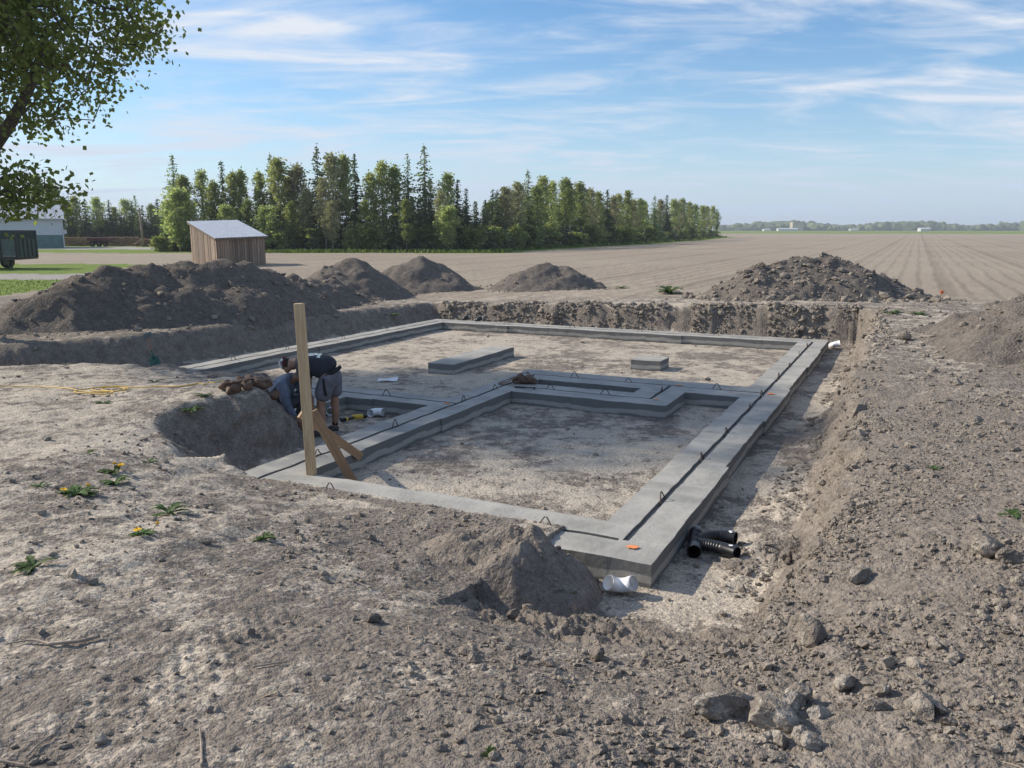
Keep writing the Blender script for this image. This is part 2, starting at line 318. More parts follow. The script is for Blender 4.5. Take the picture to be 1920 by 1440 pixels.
# tyre print
TA, TB = W(215, 1345, .3)[:2], W(500, 1155, .25)[:2]
def ground_full(x, y):
    """height and the material masks"""
    x = np.asarray(x, float); y = np.asarray(y, float)
    u = (x-K0[0])*UX[0]+(y-K0[1])*UX[1]; v = (x-K0[0])*VX[0]+(y-K0[1])*VX[1]
    near = np.hypot(x, y-8) < 46
    z = np.zeros(x.shape); carve = np.zeros(x.shape); wallm = np.zeros(x.shape)
    xn, yn, un, vn = x[near], y[near], u[near], v[near]
    g = grade(xn, yn)
    sd = polysd(un, vn)
    w = np.full(xn.shape, .30)
    w = np.where(un < -9.4, .75, w); w = np.where(un > .85, .52, w); w = np.where(vn > 14.3, .30, w)
    w = np.where((un > -8) & (un < -4.3) & (vn < 3.7) & (vn > -.6), np.interp(vn, [1.7, 2.1, 3.7], [.78, .35, .4]), w)
    w = np.where((un > -.6) & (vn < -.45) & (un < 1.3), 1.3, w)
    e = fbm(xn, yn, .8, 2, 31)*.16+fbm(xn, yn, 1.9, 2, 35)*.14
    cut = 1-sstep(0, 1, (sd+e*np.clip(w*1.3, .2, .6)*1.1)/w)
    cut = np.where(vn > 14.3, 1-sstep(0, 1, (sd+e*.55+.03*np.sign(np.sin(un*4.1))*((np.sin(un*1.7+.6) > .55)*1.0))/(w*1.45)), cut)
    rb = un > .85; cut = np.where(rb, 1-sstep(0, 1, (sd+e*.95+fbm(xn, yn, .9, 3, 67)*.16+fbm(xn, yn, .18, 3, 68)*.07)/(w*.9)), cut)
    rough = fbm(xn, yn, 1.4, 3, 3)*.045+fbm(xn, yn, .30, 4, 9, .6)*.022+fbm(xn, yn, .07, 3, 12, .6)*.008
    # lumpier spoil-strewn ground on the right
    lump = sstep(.9, 2.2, un)*.8+sstep(3.0, 1.2, np.hypot(xn-1.3, yn-3.0))*.7
    rough = rough+lump*(fbm(xn, yn, .16, 3, 21, .6, True)*.018+fbm(xn, yn, .5, 3, 23)*.028)
    fl = FLOOR+fbm(xn, yn, 1.2, 3, 41)*.018+fbm(xn, yn, .22, 4, 44, .6)*.012+fbm(xn*.5+yn*.1, yn, .05, 2, 47)*.003
    fl = fl+.05*sstep(.72, .98, un)*sstep(0, .35, fbm(xn, yn, .7, 3, 50)+.2)
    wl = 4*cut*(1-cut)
    zz = g*(1-cut)+fl*cut+rough*(1-cut)+wl*(fbm(xn, yn, .22, 4, 61, .62)*.13+fbm(xn, yn, .09, 3, 63, .6, True)*.03)
    # soil lapping over the outer half of the front footing
    lap = (un > -4.4) & (un < -.55) & (vn < .42) & (vn > -.9)
    edge = .10+.05*fbm(un, vn*0, .5, 3, 71)-.10*sstep(-3.4, -4.2, un)+.03*sstep(-1.6, -.8, un)
    zz = np.where(lap & (vn < edge), np.maximum(zz, TOP+.012+.10*np.clip(edge-vn, 0, .3)+fbm(xn, yn, .1, 3, 73)*.012), zz)
    # keep soil off the concrete tops
    def under(m): return np.where(m, np.minimum(zz, TOP-.04), zz)
    zz = under((un > -4.3) & (un < -.2) & (vn > edge) & (vn < .5))
    # tyre print
    d = TB-TA; ln = np.hypot(*d); dn = d/ln
    s = (xn-TA[0])*dn[0]+(yn-TA[1])*dn[1]; q = -(xn-TA[0])*dn[1]+(yn-TA[1])*dn[0]
    tm = sstep(.24, .17, np.abs(q))*sstep(-.5, .1, s)*sstep(ln+.35, ln, s)
    blocks = sstep(-.2, .5, np.sin(2*np.pi*s/.105+np.round(q/.075)*1.7)*1.0)*sstep(-.5, .3, np.cos(2*np.pi*q/.075))
    rut = sstep(-.3, -1.6, un)*(1-cut); zz = zz+rut*(fbm(q, s*.13, .13, 3, 84)*.014+fbm(q, s*.10, .35, 2, 86)*.020)
    zz = zz+tm*(-.017+.013*blocks)*sstep(-.35, .25, fbm(xn, yn, .5, 3, 80)+.15)
    z[near] = zz; carve[near] = cut; wallm[near] = wl
    # masks
    r = np.hypot(x, y)
    n_big = fbm(x, y, 2.6, 3, 90)
    pale = .30+.30*n_big
    pale = np.where(near, pale, .2)
    site = near
    pale = pale*(1-carve)+carve*(.60+.42*n_big+.30*fbm(x*.6+y*.25, y, .55, 3, 92))
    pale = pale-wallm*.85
    left = sstep(-1.0, -3.5, u)*sstep(3.9, 2.5, v)*(1-carve); pale = pale+left*.30
    back = sstep(12, 16, y+.25*x)*(1-carve)*sstep(-7, -3, x); pale = pale+back*.22
    pale = pale-.20*sstep(1.0, 1.8, u)*sstep(12, 8, y)-.10*sstep(-1.2, .2, x)*sstep(5.2, 4.0, y)
    fieldd = sstep(23.5, 29, y+.32*np.abs(x)*(x > 0)+fbm(x, y, 3, 3, 95)*2.0)
    fieldd = np.where(y < 5, sstep(20, 26, r), fieldd)
    grass = np.zeros(x.shape); gravel = np.zeros(x.shape)
    jj = fbm(x, y, 4, 3, 97)*1.5
    ll = (x < -17)
    grass = np.where(ll & (y > 22) & (y < 37+jj), 1.0, grass)
    gravel = np.where(ll & (y > 36.5+jj*.3) & (y < 41.5+jj*.3), .8, gravel)
    grass = np.where((x < -22-.1*(y-42)+jj) & (y > 41+jj*.3) & (y < 54+jj), 1.0, grass)
    grass = np.where((x < -29+jj) & (y > 80+jj) & (y < 93), .95, grass)
    gravel = np.where((x < -35) & (y >= 93) & (y < 105), 1.0, gravel)
    grass = np.where((x < -25) & (y >= 105) & (y < 400), .9, grass)
    # verge below the tree rows
    rowx = np.interp(y, [83, 109, 129, 174, 233, 250], [-1.6, 10, 20, 38, 59, 66])
    verge = (np.abs(x-rowx+1.0) < 3.6+jj*.7) & (y > 80) & (y < 246)
    grass = np.where(verge, .8, grass)
    grass = np.where((x > -40) & (x < 0) & (np.abs(y-80.5-.02*x) < 1.9+jj*.4), .8, grass)
    far = (r > 480+60*fbm(x, y, 300, 2, 99))
    grass = np.where(far, .75, grass)
    fieldd = np.where(far, .5, fieldd)
    return z, np.clip(pale, 0, 1), grass, fieldd*(1-np.minimum(1, carve*3)), gravel
def gz(x, y): return ground_full(np.atleast_1d(x), np.atleast_1d(y))[0]
def gz1(x, y): return float(gz(x, y)[0])

ang = np.concatenate([np.linspace(-180, -60, 50, endpoint=False), np.linspace(-60, -39, 50, endpoint=False), np.linspace(-39, 39, 560, endpoint=False), np.linspace(39, 60, 50, endpoint=False), np.linspace(60, 180, 50, endpoint=False)])
rad = np.concatenate([np.exp(np.linspace(math.log(.03), math.log(1.6), 60, endpoint=False)), np.exp(np.linspace(math.log(1.6), math.log(30), 680, endpoint=False)), np.exp(np.linspace(math.log(30), math.log(4200), 170))])
AA, RR = np.meshgrid(np.radians(ang), rad)
GX, GY = RR*np.sin(AA), RR*np.cos(AA)
gzv, m0, m1, m2, m3 = ground_full(GX.ravel(), GY.ravel())
V = np.stack([GX.ravel(), GY.ravel(), gzv], 1)
na, nr = len(ang), len(rad)
i, j = np.meshgrid(np.arange(nr-1), np.arange(na), indexing='ij'); j2 = (j+1) % na
F = np.stack([i*na+j, i*na+j2, (i+1)*na+j2, (i+1)*na+j], -1).reshape(-1, 4)[:, ::-1]
V = np.vstack([V, [0, 0, gz1(0., 0.)]])
# crumbly cut faces: push the walls in and out with noise that also varies with height
uW, vW = (V[:, 0]-K0[0])*UX[0]+(V[:, 1]-K0[1])*UX[1], (V[:, 0]-K0[0])*VX[0]+(V[:, 1]-K0[1])*VX[1]
nearw = (np.abs(uW+5) < 11) & (np.abs(vW-6) < 12); zq = V[nearw, 2]; uq, vq = uW[nearw], vW[nearw]
slope = np.clip((zq-(FLOOR+.03))/.12, 0, 1)*np.clip((polysd(uq, vq)+.15)/.1, 0, 1)*np.clip((.75-polysd(uq, vq))/.3, 0, 1)
sc_ = uq*.9+vq*1.1; dn3 = (fbm(sc_, zq*1.3, .34, 4, 301, .62)*np.where(vq > 14.2, .09, .16)+fbm(sc_, zq, .10, 3, 305, .6, True)*.035)*slope
bk, rt, lf = (vq > 14.2), (uq > .8) & (vq <= 14.2), (uq < -4.3) & (vq <= 14.2)
du_ = np.where(rt, dn3, np.where(lf & ~bk, -dn3, 0)); dv_ = np.where(bk, dn3, 0)
V[nearw, 0] += du_*UX[0]+dv_*VX[0]; V[nearw, 1] += du_*UX[1]+dv_*VX[1]
me = mesh_np('ground', V, F, True)

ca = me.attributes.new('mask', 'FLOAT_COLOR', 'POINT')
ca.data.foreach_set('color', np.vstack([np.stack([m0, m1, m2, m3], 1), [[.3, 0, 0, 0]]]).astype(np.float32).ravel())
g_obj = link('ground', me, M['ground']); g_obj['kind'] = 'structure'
g_obj['label'] = 'bare excavated soil with pale clay floor and tilled field'

# ------------------------------------------------------------------ spoil heaps
def rnd_quat(n):
    q = rng.normal(size=(n, 4)); q /= np.linalg.norm(q, axis=1)[:, None]; a, b, c, d = q.T
    return np.stack([np.stack([1-2*(c*c+d*d), 2*(b*c-a*d), 2*(b*d+a*c)], -1), np.stack([2*(b*c+a*d), 1-2*(b*b+d*d), 2*(c*d-a*b)], -1), np.stack([2*(b*d-a*c), 2*(c*d+a*b), 1-2*(b*b+c*c)], -1)], 1)
def ico(sub):
    bm = bmesh.new(); bmesh.ops.create_icosphere(bm, subdivisions=sub, radius=1.0)
    v = np.array([p.co[:] for p in bm.verts]); f_ = np.array([[q.index for q in p.verts] for p in bm.faces]); bm.free(); return v, f_
def clod_protos(sub, n, rough, seed):
    r_ = np.random.default_rng(seed); out_ = []
    v, f_ = ico(sub)
    for k in range(n):
        p = v.copy()
        for _ in range(7):                         # chop with random planes: broken, angular lumps
            a = r_.normal(size=3); a /= np.linalg.norm(a); c = r_.uniform(.45, .85)
            d = p @ a; p = p-np.outer(np.clip(d-c, 0, None), a)
        p = p*(1+r_.normal(size=(len(p), 1))*rough)
        out_.append(p*np.array([1, r_.uniform(.65, 1), r_.uniform(.5, .8)]))
    return out_, f_
CP1 = clod_protos(1, 10, .10, 1); CP2 = clod_protos(2, 8, .06, 2); CP3 = clod_protos(3, 12, .03, 3)
def scatter_mesh(name, P, S, protos, squash=True):
    pr, f_ = protos; n = len(P); k = rng.integers(0, len(pr), n); pv = np.array(pr)[k]
    ang_ = rng.uniform(0, 2*np.pi, n); tx = rng.normal(0, .45, (n, 2))
    Rm = rnd_quat(n) if not squash else None
    if squash:
        c_, s_ = np.cos(ang_), np.sin(ang_); Z0 = np.zeros(n); O = np.ones(n)
        Rz = np.stack([np.stack([c_, -s_, Z0], -1), np.stack([s_, c_, Z0], -1), np.stack([Z0, Z0, O], -1)], 1)
        cx, sx_ = np.cos(tx[:, 0]), np.sin(tx[:, 0])
        Rx = np.stack([np.stack([O, Z0, Z0], -1), np.stack([Z0, cx, -sx_], -1), np.stack([Z0, sx_, cx], -1)], 1)
        Rm = Rz @ Rx
    vv = np.einsum('nij,nkj->nki', Rm, pv)*S[:, None, None]+P[:, None, :]
    nv = pv.shape[1]
    ff = (f_[None]+(np.arange(n)*nv)[:, None, None]).reshape(-1, 3)
    return mesh_np(name, vv.reshape(-1, 3), ff, False)
clodP, clodS = [], []
def pile(cones, label, res=.07, rough=1.0, seed=0, clods=500, sink=.06, mat='pile', base_z=None, csize=.030):
    cones = np.array(cones); x0, x1 = (cones[:, 0]-cones[:, 3]).min()-.3, (cones[:, 0]+cones[:, 3]).max()+.3
    y0, y1 = (cones[:, 1]-cones[:, 3]).min()-.3, (cones[:, 1]+cones[:, 3]).max()+.3
    nx, ny = int((x1-x0)/res)+2, int((y1-y0)/res)+2
    def hf(x, y):
        wx = x+fbm(x, y, 1.1, 3, seed+5)*.35; wy = y+fbm(x, y, 1.1, 3, seed+6)*.35
        h = np.full(x.shape, -1.0)
        for cx, cy, hh, rr in cones:
            d = np.hypot(wx-cx, wy-cy)/rr; c_ = hh*(1.06-np.sqrt(d*d+.012)*1.06)
            k = .12; m_ = np.maximum(h, c_); h = m_+k*np.log1p(np.exp(-np.abs(h-c_)/k))*.35*(np.minimum(h, c_) > -.3)
        amp = np.clip(h*1.6+.25, .05, 1)
        h = h+amp*rough*(fbm(x, y, .8, 3, seed+11)*.12+fbm(x, y, .28, 4, seed+15, .6)*.085+fbm(x, y, .12, 3, seed+19, .6, True)*.035)
        return h-sink
    X, Y = np.meshgrid(np.linspace(x0, x1, nx), np.linspace(y0, y1, ny)); xf, yf = X.ravel(), Y.ravel()
    h = hf(xf, yf); g = gz(xf, yf) if base_z is None else np.full(xf.shape, base_z)
    h = np.where(h < -.09, -.09-.3*np.clip(-.09-h, 0, .3), h)
    Z = g+h
    ix, iy = np.meshgrid(np.arange(nx-1), np.arange(ny-1)); a = (iy*nx+ix).ravel()
    Fq = np.stack([a, a+1, a+1+nx, a+nx], 1)
    keep = (h[Fq].max(1) > -.07); Fq = Fq[keep]
    used, inv = np.unique(Fq, return_inverse=True); Fq = inv.reshape(-1, 4)
    base = np.array([cones[:, 0].mean(), cones[:, 1].mean(), g.mean()*0])
    me_ = mesh_np('dirt_heap', np.stack([xf, yf, Z], 1)[used]-base, Fq, True)
    o = link('dirt_heap', me_, M[mat], loc=tuple(base)); tag(o, label, 'dirt pile', 'heaps of excavated soil')
    # loose lumps on and around it
    idx = rng.choice(len(h), clods*6); px_, py_ = xf[idx]+rng.uniform(-res, res, len(idx)), yf[idx]+rng.uniform(-res, res, len(idx))
    hh = hf(px_, py_); ok = (hh > -.35); px_, py_, hh = px_[ok][:clods], py_[ok][:clods], hh[ok][:clods]
    S = np.exp(rng.normal(math.log(csize*.75), .7, len(px_))).clip(.006, csize*4)
    gg = gz(px_, py_) if base_z is None else np.maximum(gz(px_, py_), base_z+np.maximum(hh, 0))-np.maximum(hh, 0); clodP.append(np.stack([px_, py_, gg+np.maximum(hh, 0)+S*.15], 1)); clodS.append(S)
    return o, hf
def at(px, py, Y):
    pt = math.atan(290/1540); fw = np.array([0, math.cos(pt), -math.sin(pt)]); up = np.array([0, math.sin(pt), math.cos(pt)])
    d = fw+(px-960)/1540*np.array([1, 0, 0])-(py-720)/1540*up; d = d*(Y/d[1]); return d[0], d[1], d[2]+2.2
def cone(px, py, Y, slope=1.32, base=0.1, add=0.0):
    x, y, z = at(px, py, Y); h = z-base+add; return (x, y, h, h*slope+.25)
pile([cone(-160, 580, 16.6), cone(-60, 560, 17), cone(60, 556, 17.3), cone(130, 513, 18.0), cone(205, 503, 18.6, add=.08), cone(265, 496, 19.2, add=.08), cone(340, 486, 20.0, add=.08), cone(400, 481, 20.6, add=.08), cone(460, 488, 21.2, add=.08), cone(505, 503, 21.8, add=.08), cone(545, 512, 22.8, add=.08), cone(590, 514, 24.0), cone(625, 512, 25.2)],
     'long dark ridge of excavated soil in front of the plank shed', seed=100, clods=1700)
pile([cone(600, 505, 26.3), cone(655, 471, 27.3, 1.4), cone(690, 500, 27.6), cone(620, 490, 26.9)], 'pointed dirt heap right of the long ridge', seed=200, clods=260, rough=.7)
pile([cone(745, 488, 30.2, 1.5), cone(787, 470, 30.6, 1.5), cone(830, 500, 30.6, 1.5), cone(862, 520, 30.4)], 'smooth pointed dirt heap in the middle, with an even right slope', seed=300, clods=160, rough=.55)
pile([cone(975, 500, 30.6, 1.5), cone(1020, 483, 31, 1.5), cone(1060, 492, 31, 1.5), cone(1095, 515, 31)], 'smallest lone dirt heap behind the middle of the excavation', seed=400, clods=420, rough=.8)
pile([cone(1375, 535, 23.6, 1.3, .3), cone(1430, 487, 24.0, 1.5, .3), cone(1490, 470, 24.4, 1.5, .3), cone(1550, 464, 24.4, 1.5, .3), cone(1600, 488, 24.2, 1.5, .3), cone(1650, 508, 24.0, 1.6, .3), cone(1700, 532, 23.7, 1.6, .3)],
     'big cloddy dirt heap on the right in front of the drilled field', seed=500, clods=2600, rough=1.35, csize=.045)
pile([(7.6, 11.6, .75, 1.5), (8.5, 12.6, .95, 2.0), (9.3, 13.3, 1.1, 2.3), (7.8, 10.0, .45, 1.4), (7.0, 8.8, .34, 1.3), (8.7, 9.6, .85, 2.2), (9.9, 11.2, 1.25, 2.6), (6.6, 7.4, .22, 1.1), (8.3, 14.4, .5, 1.2)], 'broad spoil bank along the right edge of the picture', seed=600, clods=1500, rough=1.3)
pile([(-.16, 5.90, .53, .62), (.06, 5.84, .53, .46), (-.02, 5.70, .50, .50), (-.45, 5.92, .44, .80), (.16, 5.66, .42, .36), (-.12, 5.55, .34, .5)], 'low crumbly earth hump beside the near corner of the footing', res=.016, seed=700, clods=600, sink=.02, rough=.75, base_z=-.5, csize=.014, mat='hump')

# ------------------------------------------------------------------ loose lumps on the ground
def clod_field(n, xs, ys, smin, smu, sig, smax, dens=None):
    x = rng.uniform(*xs, n); y = rng.uniform(*ys, n)
    if dens is not None: k = rng.uniform(0, 1, n) < dens(x, y); x, y = x[k], y[k]
    S = np.exp(rng.normal(math.log(smu), sig, len(x))).clip(smin, smax)
    return x, y, S
def uvw(x, y): return (x-K0[0])*UX[0]+(y-K0[1])*UX[1], (x-K0[0])*VX[0]+(y-K0[1])*VX[1]
def dens_near(x, y):
    u, v = uvw(x, y)
    inn = polysd(u, v) < .05
    d = .08+.12*fbm(x, y, .9, 3, 140)
    d = d+.5*sstep(.6, 1.6, u)*sstep(7.5, 4.5, y)+.25*sstep(.6, 1.6, u)+.42*sstep(-1.2, .3, x)*sstep(4.8, 3.4, y)
    d = d*np.clip(.75+2.4*fbm(x, y, .9, 3, 141), .04, 1.5)
    clear = (np.abs(x) < .72*y+.3)
    return np.where(inn, .025, d)*clear
x, y, S = clod_field(120000, (-4, 7), (1.9, 9), .0032, .0080, .66, .05, dens_near)
P = np.stack([x, y, gz(x, y)+S*.25], 1)
tag(link('soil_crumbs', scatter_mesh('soil_crumbs', P, S, CP1), M['clod']), 'small crumbs of dry soil strewn over the near ground', 'soil', kind='stuff')
x, y, S = clod_field(9000, (-12, 13), (3, 24), .012, .026, .5, .10, lambda x, y: np.where(polysd(*uvw(x, y)) < .1, .03, np.clip(.05+.40*sstep(.7, 1.8, uvw(x, y)[0])+.9*fbm(x, y, 1.6, 3, 150), .01, 1)*np.where(y < 9, .45, 1))*(np.abs(x) < .7*y+1))
clodP.append(np.stack([x, y, gz(x, y)+S*.2], 1)); clodS.append(S)
# crumbs fallen along the foot of the cut banks
uu = rng.uniform(.78, 1.15, 2600); vv = rng.uniform(-.6, 14.4, 2600); k = rng.uniform(0, 1, 2600) < np.clip(.3+1.5*noise(vv*1.1, uu*0+3, 5), 0, 1); uu, vv = uu[k], vv[k]
x = K0[0]+UX[0]*uu+VX[0]*vv; y = K0[1]+UX[1]*uu+VX[1]*vv; S = np.exp(rng.normal(math.log(.018), .5, len(x))).clip(.006, .07)
clodP.append(np.stack([x, y, gz(x, y)+S*.2], 1)); clodS.append(S)
uu = np.concatenate([rng.uniform(-10.6, .9, 2600), rng.uniform(.95, 1.7, 1500)]); vv = np.concatenate([14.72+rng.random(2600)**1.2*.62, rng.uniform(-.3, 14.5, 1500)])
x = K0[0]+UX[0]*uu+VX[0]*vv; y = K0[1]+UX[1]*uu+VX[1]*vv; S = np.concatenate([np.exp(rng.normal(math.log(.042), .5, 2600)), np.exp(rng.normal(math.log(.022), .6, 1500))]).clip(.008, .13); k = fbm(x, y, .8, 3, 160) > -.12; x, y, S = x[k], y[k], S[k]
clodP.append(np.stack([x, y, gz(x, y)+S*.05], 1)); clodS.append(S)
P = np.vstack(clodP); S = np.concatenate(clodS)
tag(link('soil_lumps', scatter_mesh('soil_lumps', P, S, CP2 if len(P) < 4000 else CP1), M['clod']), 'loose lumps of soil over the heaps and banks', 'soil', kind='stuff')

# ------------------------------------------------------------------ single stones and big clods
ROCKS = [((1350,1335), .115, 'tallest grey clay lump of the group at the lower right, left one'), ((1445,1358), .105, 'dark upright clay lump in the middle of the lower right group'),
 ((1478,1330), .095, 'pale flat-topped clay lump leaning on the dark one, lower right'), ((1345,1300), .075, 'low brown lump behind the tallest clay lump, lower right'),
 ((1500,1312), .062, 'rounded brown clod behind the pale flat-topped lump'), ((1535,1345), .055, 'small squarish grey clod right of the pale flat-topped lump'),
 ((1495,1385), .045, 'small clod just below the dark upright clay lump'), ((1518,1400), .050, 'pale broken clod nearest the bottom edge in the lower right group'), ((1460,1395), .046, 'low pale clod at the bottom left of the lower right group'),
 ((1508,1200), .120, 'pale flat slab of clay alone at the foot of the right bank'), ((1855,1035), .120, 'long flat grey stone slab near the right edge'), ((1895,1050), .085, 'rounded stone right beside the long flat slab'),
 ((1610,1085), .080, 'flat grey clod on top of the right bank crest'), ((1475,1050), .065, 'round brown clod at the foot of the right bank beside the black pipe'),
 ((1820,608), .200, 'large dark boulder-like clod on the lit ground at the far right'), ((1865,582), .240, 'broad pale lump at the top of the right spoil bank'), ((1585,1290), .060, 'cracked pale clod right of the lower right group'),
 ((1885,640), .15, 'dark clod at the foot of the right spoil bank'), ((1755,640), .14, 'dark wedge-shaped clod on the lit ground behind the right bank'), ((1697,637), .12, 'small brown clod left of the dark wedge-shaped clod'),
 ((965,1140), .055, 'pale rounded clod at the foot of the earth hump'), ((698,1165), .045, 'single round clod in the middle foreground'), ((1118,1225), .050, 'grey clod in front of the earth hump, right of centre'), ((470,1188), .03, 'small flat stone beside the tyre print'),
 ((1640,1330), .055, 'pale clod among the crumbs at lower right'), ((1655,1300), .045, 'small flat stone at lower right edge of the crumbs')]
rmeshes = []
for p_ in CP3[0]:
    me_ = mesh_np('clod', p_*(1+0.05*np.sin(p_[:, [1]]*9+p_[:, [0]]*7)), CP3[1], False); me_.materials.append(M['rock']); rmeshes.append(me_)
def place_px(px, py):
    z = .2
    for _ in range(7):
        w = W(px, py, z); z = .5*z+.5*gz1(w[0], w[1])
    return float(w[0]), float(w[1]), z
for k, ((px, py), s, lab) in enumerate(ROCKS):
    x, y, z = place_px(px, py)
    o = link('clod', rmeshes[k % len(rmeshes)], None, loc=(x, y, z+s*.36)); o.scale = (s*1.12, s*random.uniform(.85, 1.1), s*random.uniform(.95, 1.2)); o.rotation_euler = (random.uniform(-.3, .3), random.uniform(-.3, .3), random.uniform(0, 6.28))
    tag(o, lab, 'clod', 'single clods and stones')

# ------------------------------------------------------------------ concrete
def concrete_material():
    m, t, b = material('concrete'); p = pos_n(t)
    n1 = noise_n(t, p, 2.2, 7, 0.6, 0.4); n2 = noise_n(t, p, 16, 6, 0.65); n3 = noise_n(t, p, 140, 3, 0.6)
    # trowel bands across the run
    sx = tn(t, 'ShaderNodeSeparateXYZ'); t.links.new(p, sx.inputs[0])
    vv_ = math_n(t, 'ADD', math_n(t, 'MULTIPLY', sx.outputs[0], float(VX[0])), math_n(t, 'MULTIPLY', sx.outputs[1], float(VX[1])))
    cx = tn(t, 'ShaderNodeCombineXYZ'); t.links.new(math_n(t, 'MULTIPLY', vv_, 2.3), cx.inputs[0])
    band = noise_n(t, cx.outputs[0], 1.6, 5, 0.6)
    c = mix_n(t, range_n(t, n1, 0.3, 0.7), (0.262, 0.258, 0.240), (0.385, 0.375, 0.345))
    c = mix_n(t, range_n(t, band, 0.45, 0.75, 0, 0.55), c, (0.485, 0.47, 0.425))
    c = mix_n(t, range_n(t, n2, 0.55, 0.85, 0, 0.35), c, (0.14, 0.145, 0.145))
    dz = noise_n(t, p, 4.5, 7, 0.7, 0.5); c = mix_n(t, range_n(t, dz, 0.56, 0.72, 0, 0.55), c, (0.36, 0.315, 0.26))
    # formed sides: still damp upper band over a drying pale one
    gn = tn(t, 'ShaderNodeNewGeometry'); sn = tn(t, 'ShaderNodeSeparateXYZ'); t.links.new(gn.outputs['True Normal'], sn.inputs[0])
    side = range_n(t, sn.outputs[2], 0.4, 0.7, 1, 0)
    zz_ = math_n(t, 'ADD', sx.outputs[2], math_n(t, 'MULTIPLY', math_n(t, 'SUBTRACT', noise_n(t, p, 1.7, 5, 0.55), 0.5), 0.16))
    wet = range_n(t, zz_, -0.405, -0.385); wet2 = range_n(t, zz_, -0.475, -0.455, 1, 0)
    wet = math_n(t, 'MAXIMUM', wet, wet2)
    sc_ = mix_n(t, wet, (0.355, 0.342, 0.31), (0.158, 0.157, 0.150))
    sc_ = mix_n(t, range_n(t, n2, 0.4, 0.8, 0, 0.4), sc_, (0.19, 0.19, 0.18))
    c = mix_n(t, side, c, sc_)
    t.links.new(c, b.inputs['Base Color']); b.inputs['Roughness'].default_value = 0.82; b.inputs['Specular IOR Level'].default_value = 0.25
    nb = bump_n(t, math_n(t, 'ADD', n2, math_n(t, 'MULTIPLY', band, 0.8)), 0.010, 0.9); nb = bump_n(t, n3, 0.003, 0.6, nb); t.links.new(nb, b.inputs['Normal'])
    return m
M['concrete'] = concrete_material()
M['rebar'] = simple('rusty_rebar', (0.075, 0.048, 0.036), 0.75, 0.4, 60)
M['orange_paint'] = simple('orange_spray_paint', (0.80, 0.26, 0.08), 0.7, 0.2, 50)

def slab(name, rects, grooves, mat, parent, cell=.055, z_top=TOP, z_bot=FLOOR-.05):
    """union of rectangles in site coordinates as one closed mesh with recessed keyways"""
    rects = np.array(rects); gr = np.array(grooves) if len(grooves) else np.zeros((0, 4))
    def brk(k0, k1):
        b_ = sorted(set(np.round(np.concatenate([rects[:, k0], rects[:, k1]]+([gr[:, k0], gr[:, k1]] if len(gr) else [])), 4)))
        o_ = []
        for a, c in zip(b_[:-1], b_[1:]):
            n = max(1, int(round((c-a)/.09))); o_ += list(np.linspace(a, c, n, endpoint=False))
        return np.array(o_+[b_[-1]])
    ub, vb = brk(0, 1), brk(2, 3); uc, vc = (ub[1:]+ub[:-1])/2, (vb[1:]+vb[:-1])/2
    UC, VC = np.meshgrid(uc, vc, indexing='ij'); H = np.zeros(UC.shape, int)
    for a, b_, c, d in rects: H[(UC > a) & (UC < b_) & (VC > c) & (VC < d)] = 2
    for a, b_, c, d in gr: H[(UC > a) & (UC < b_) & (VC > c) & (VC < d) & (H == 2)] = 1
    zs = {0: z_bot, 1: z_top-.040, 2: z_top}
    vid = {}; vs = []; fs = []
    def vert(i, j, k):
        key = (i, j, k)
        if key not in vid:
            uu_, vv_ = ub[i], vb[j]; x_, y_ = w2(uu_, vv_)
            vid[key] = len(vs); vs.append((x_, y_, zs[k]))
        return vid[key]
    nu, nv = H.shape
    for i in range(nu):
        for j in range(nv):
            h = H[i, j]
            if h == 0: continue
            fs.append((vert(i, j, h), vert(i+1, j, h), vert(i+1, j+1, h), vert(i, j+1, h)))
            for (di, dj, a, b_) in ((1, 0, (i+1, j), (i+1, j+1)), (-1, 0, (i, j+1), (i, j)), (0, 1, (i+1, j+1), (i, j+1)), (0, -1, (i, j), (i+1, j))):
                ii, jj = i+di, j+dj; hn = H[ii, jj] if 0 <= ii < nu and 0 <= jj < nv else 0
                if hn < h: fs.append((vert(*a, hn), vert(*b_, hn), vert(*b_, h), vert(*a, h)))
    vs = np.array(vs); n_ = len(vs)
    # hand-worked unevenness: wavy trowelled top, ragged keyway edges
    tops = vs[:, 2] > z_bot+.01
    sh = fbm(vs[:, 0], vs[:, 1], .45, 3, 210)*.012; vs[:, 0] += np.where(tops, fbm(vs[:, 0], vs[:, 1], .25, 3, 211)*.011, 0); vs[:, 1] += np.where(tops, fbm(vs[:, 0], vs[:, 1], .25, 3, 212)*.011, 0)
    vs[:, 2] += np.where(tops, sh, 0)
    me_ = mesh_np(name, vs, np.array(fs), False)
    bm = bmesh.new(); bm.from_mesh(me_)
    ed = [e for e in bm.edges if len(e.link_faces) == 2 and e.calc_face_angle(0) > 1.0 and max(v_.co.z for v_ in e.verts) > z_top-.02]
    bmesh.ops.bevel(bm, geom=ed, offset=.007, segments=1, affect='EDGES', clamp_overlap=True)
    bm.to_mesh(me_); bm.free()
    return link(name, me_, mat, parent)

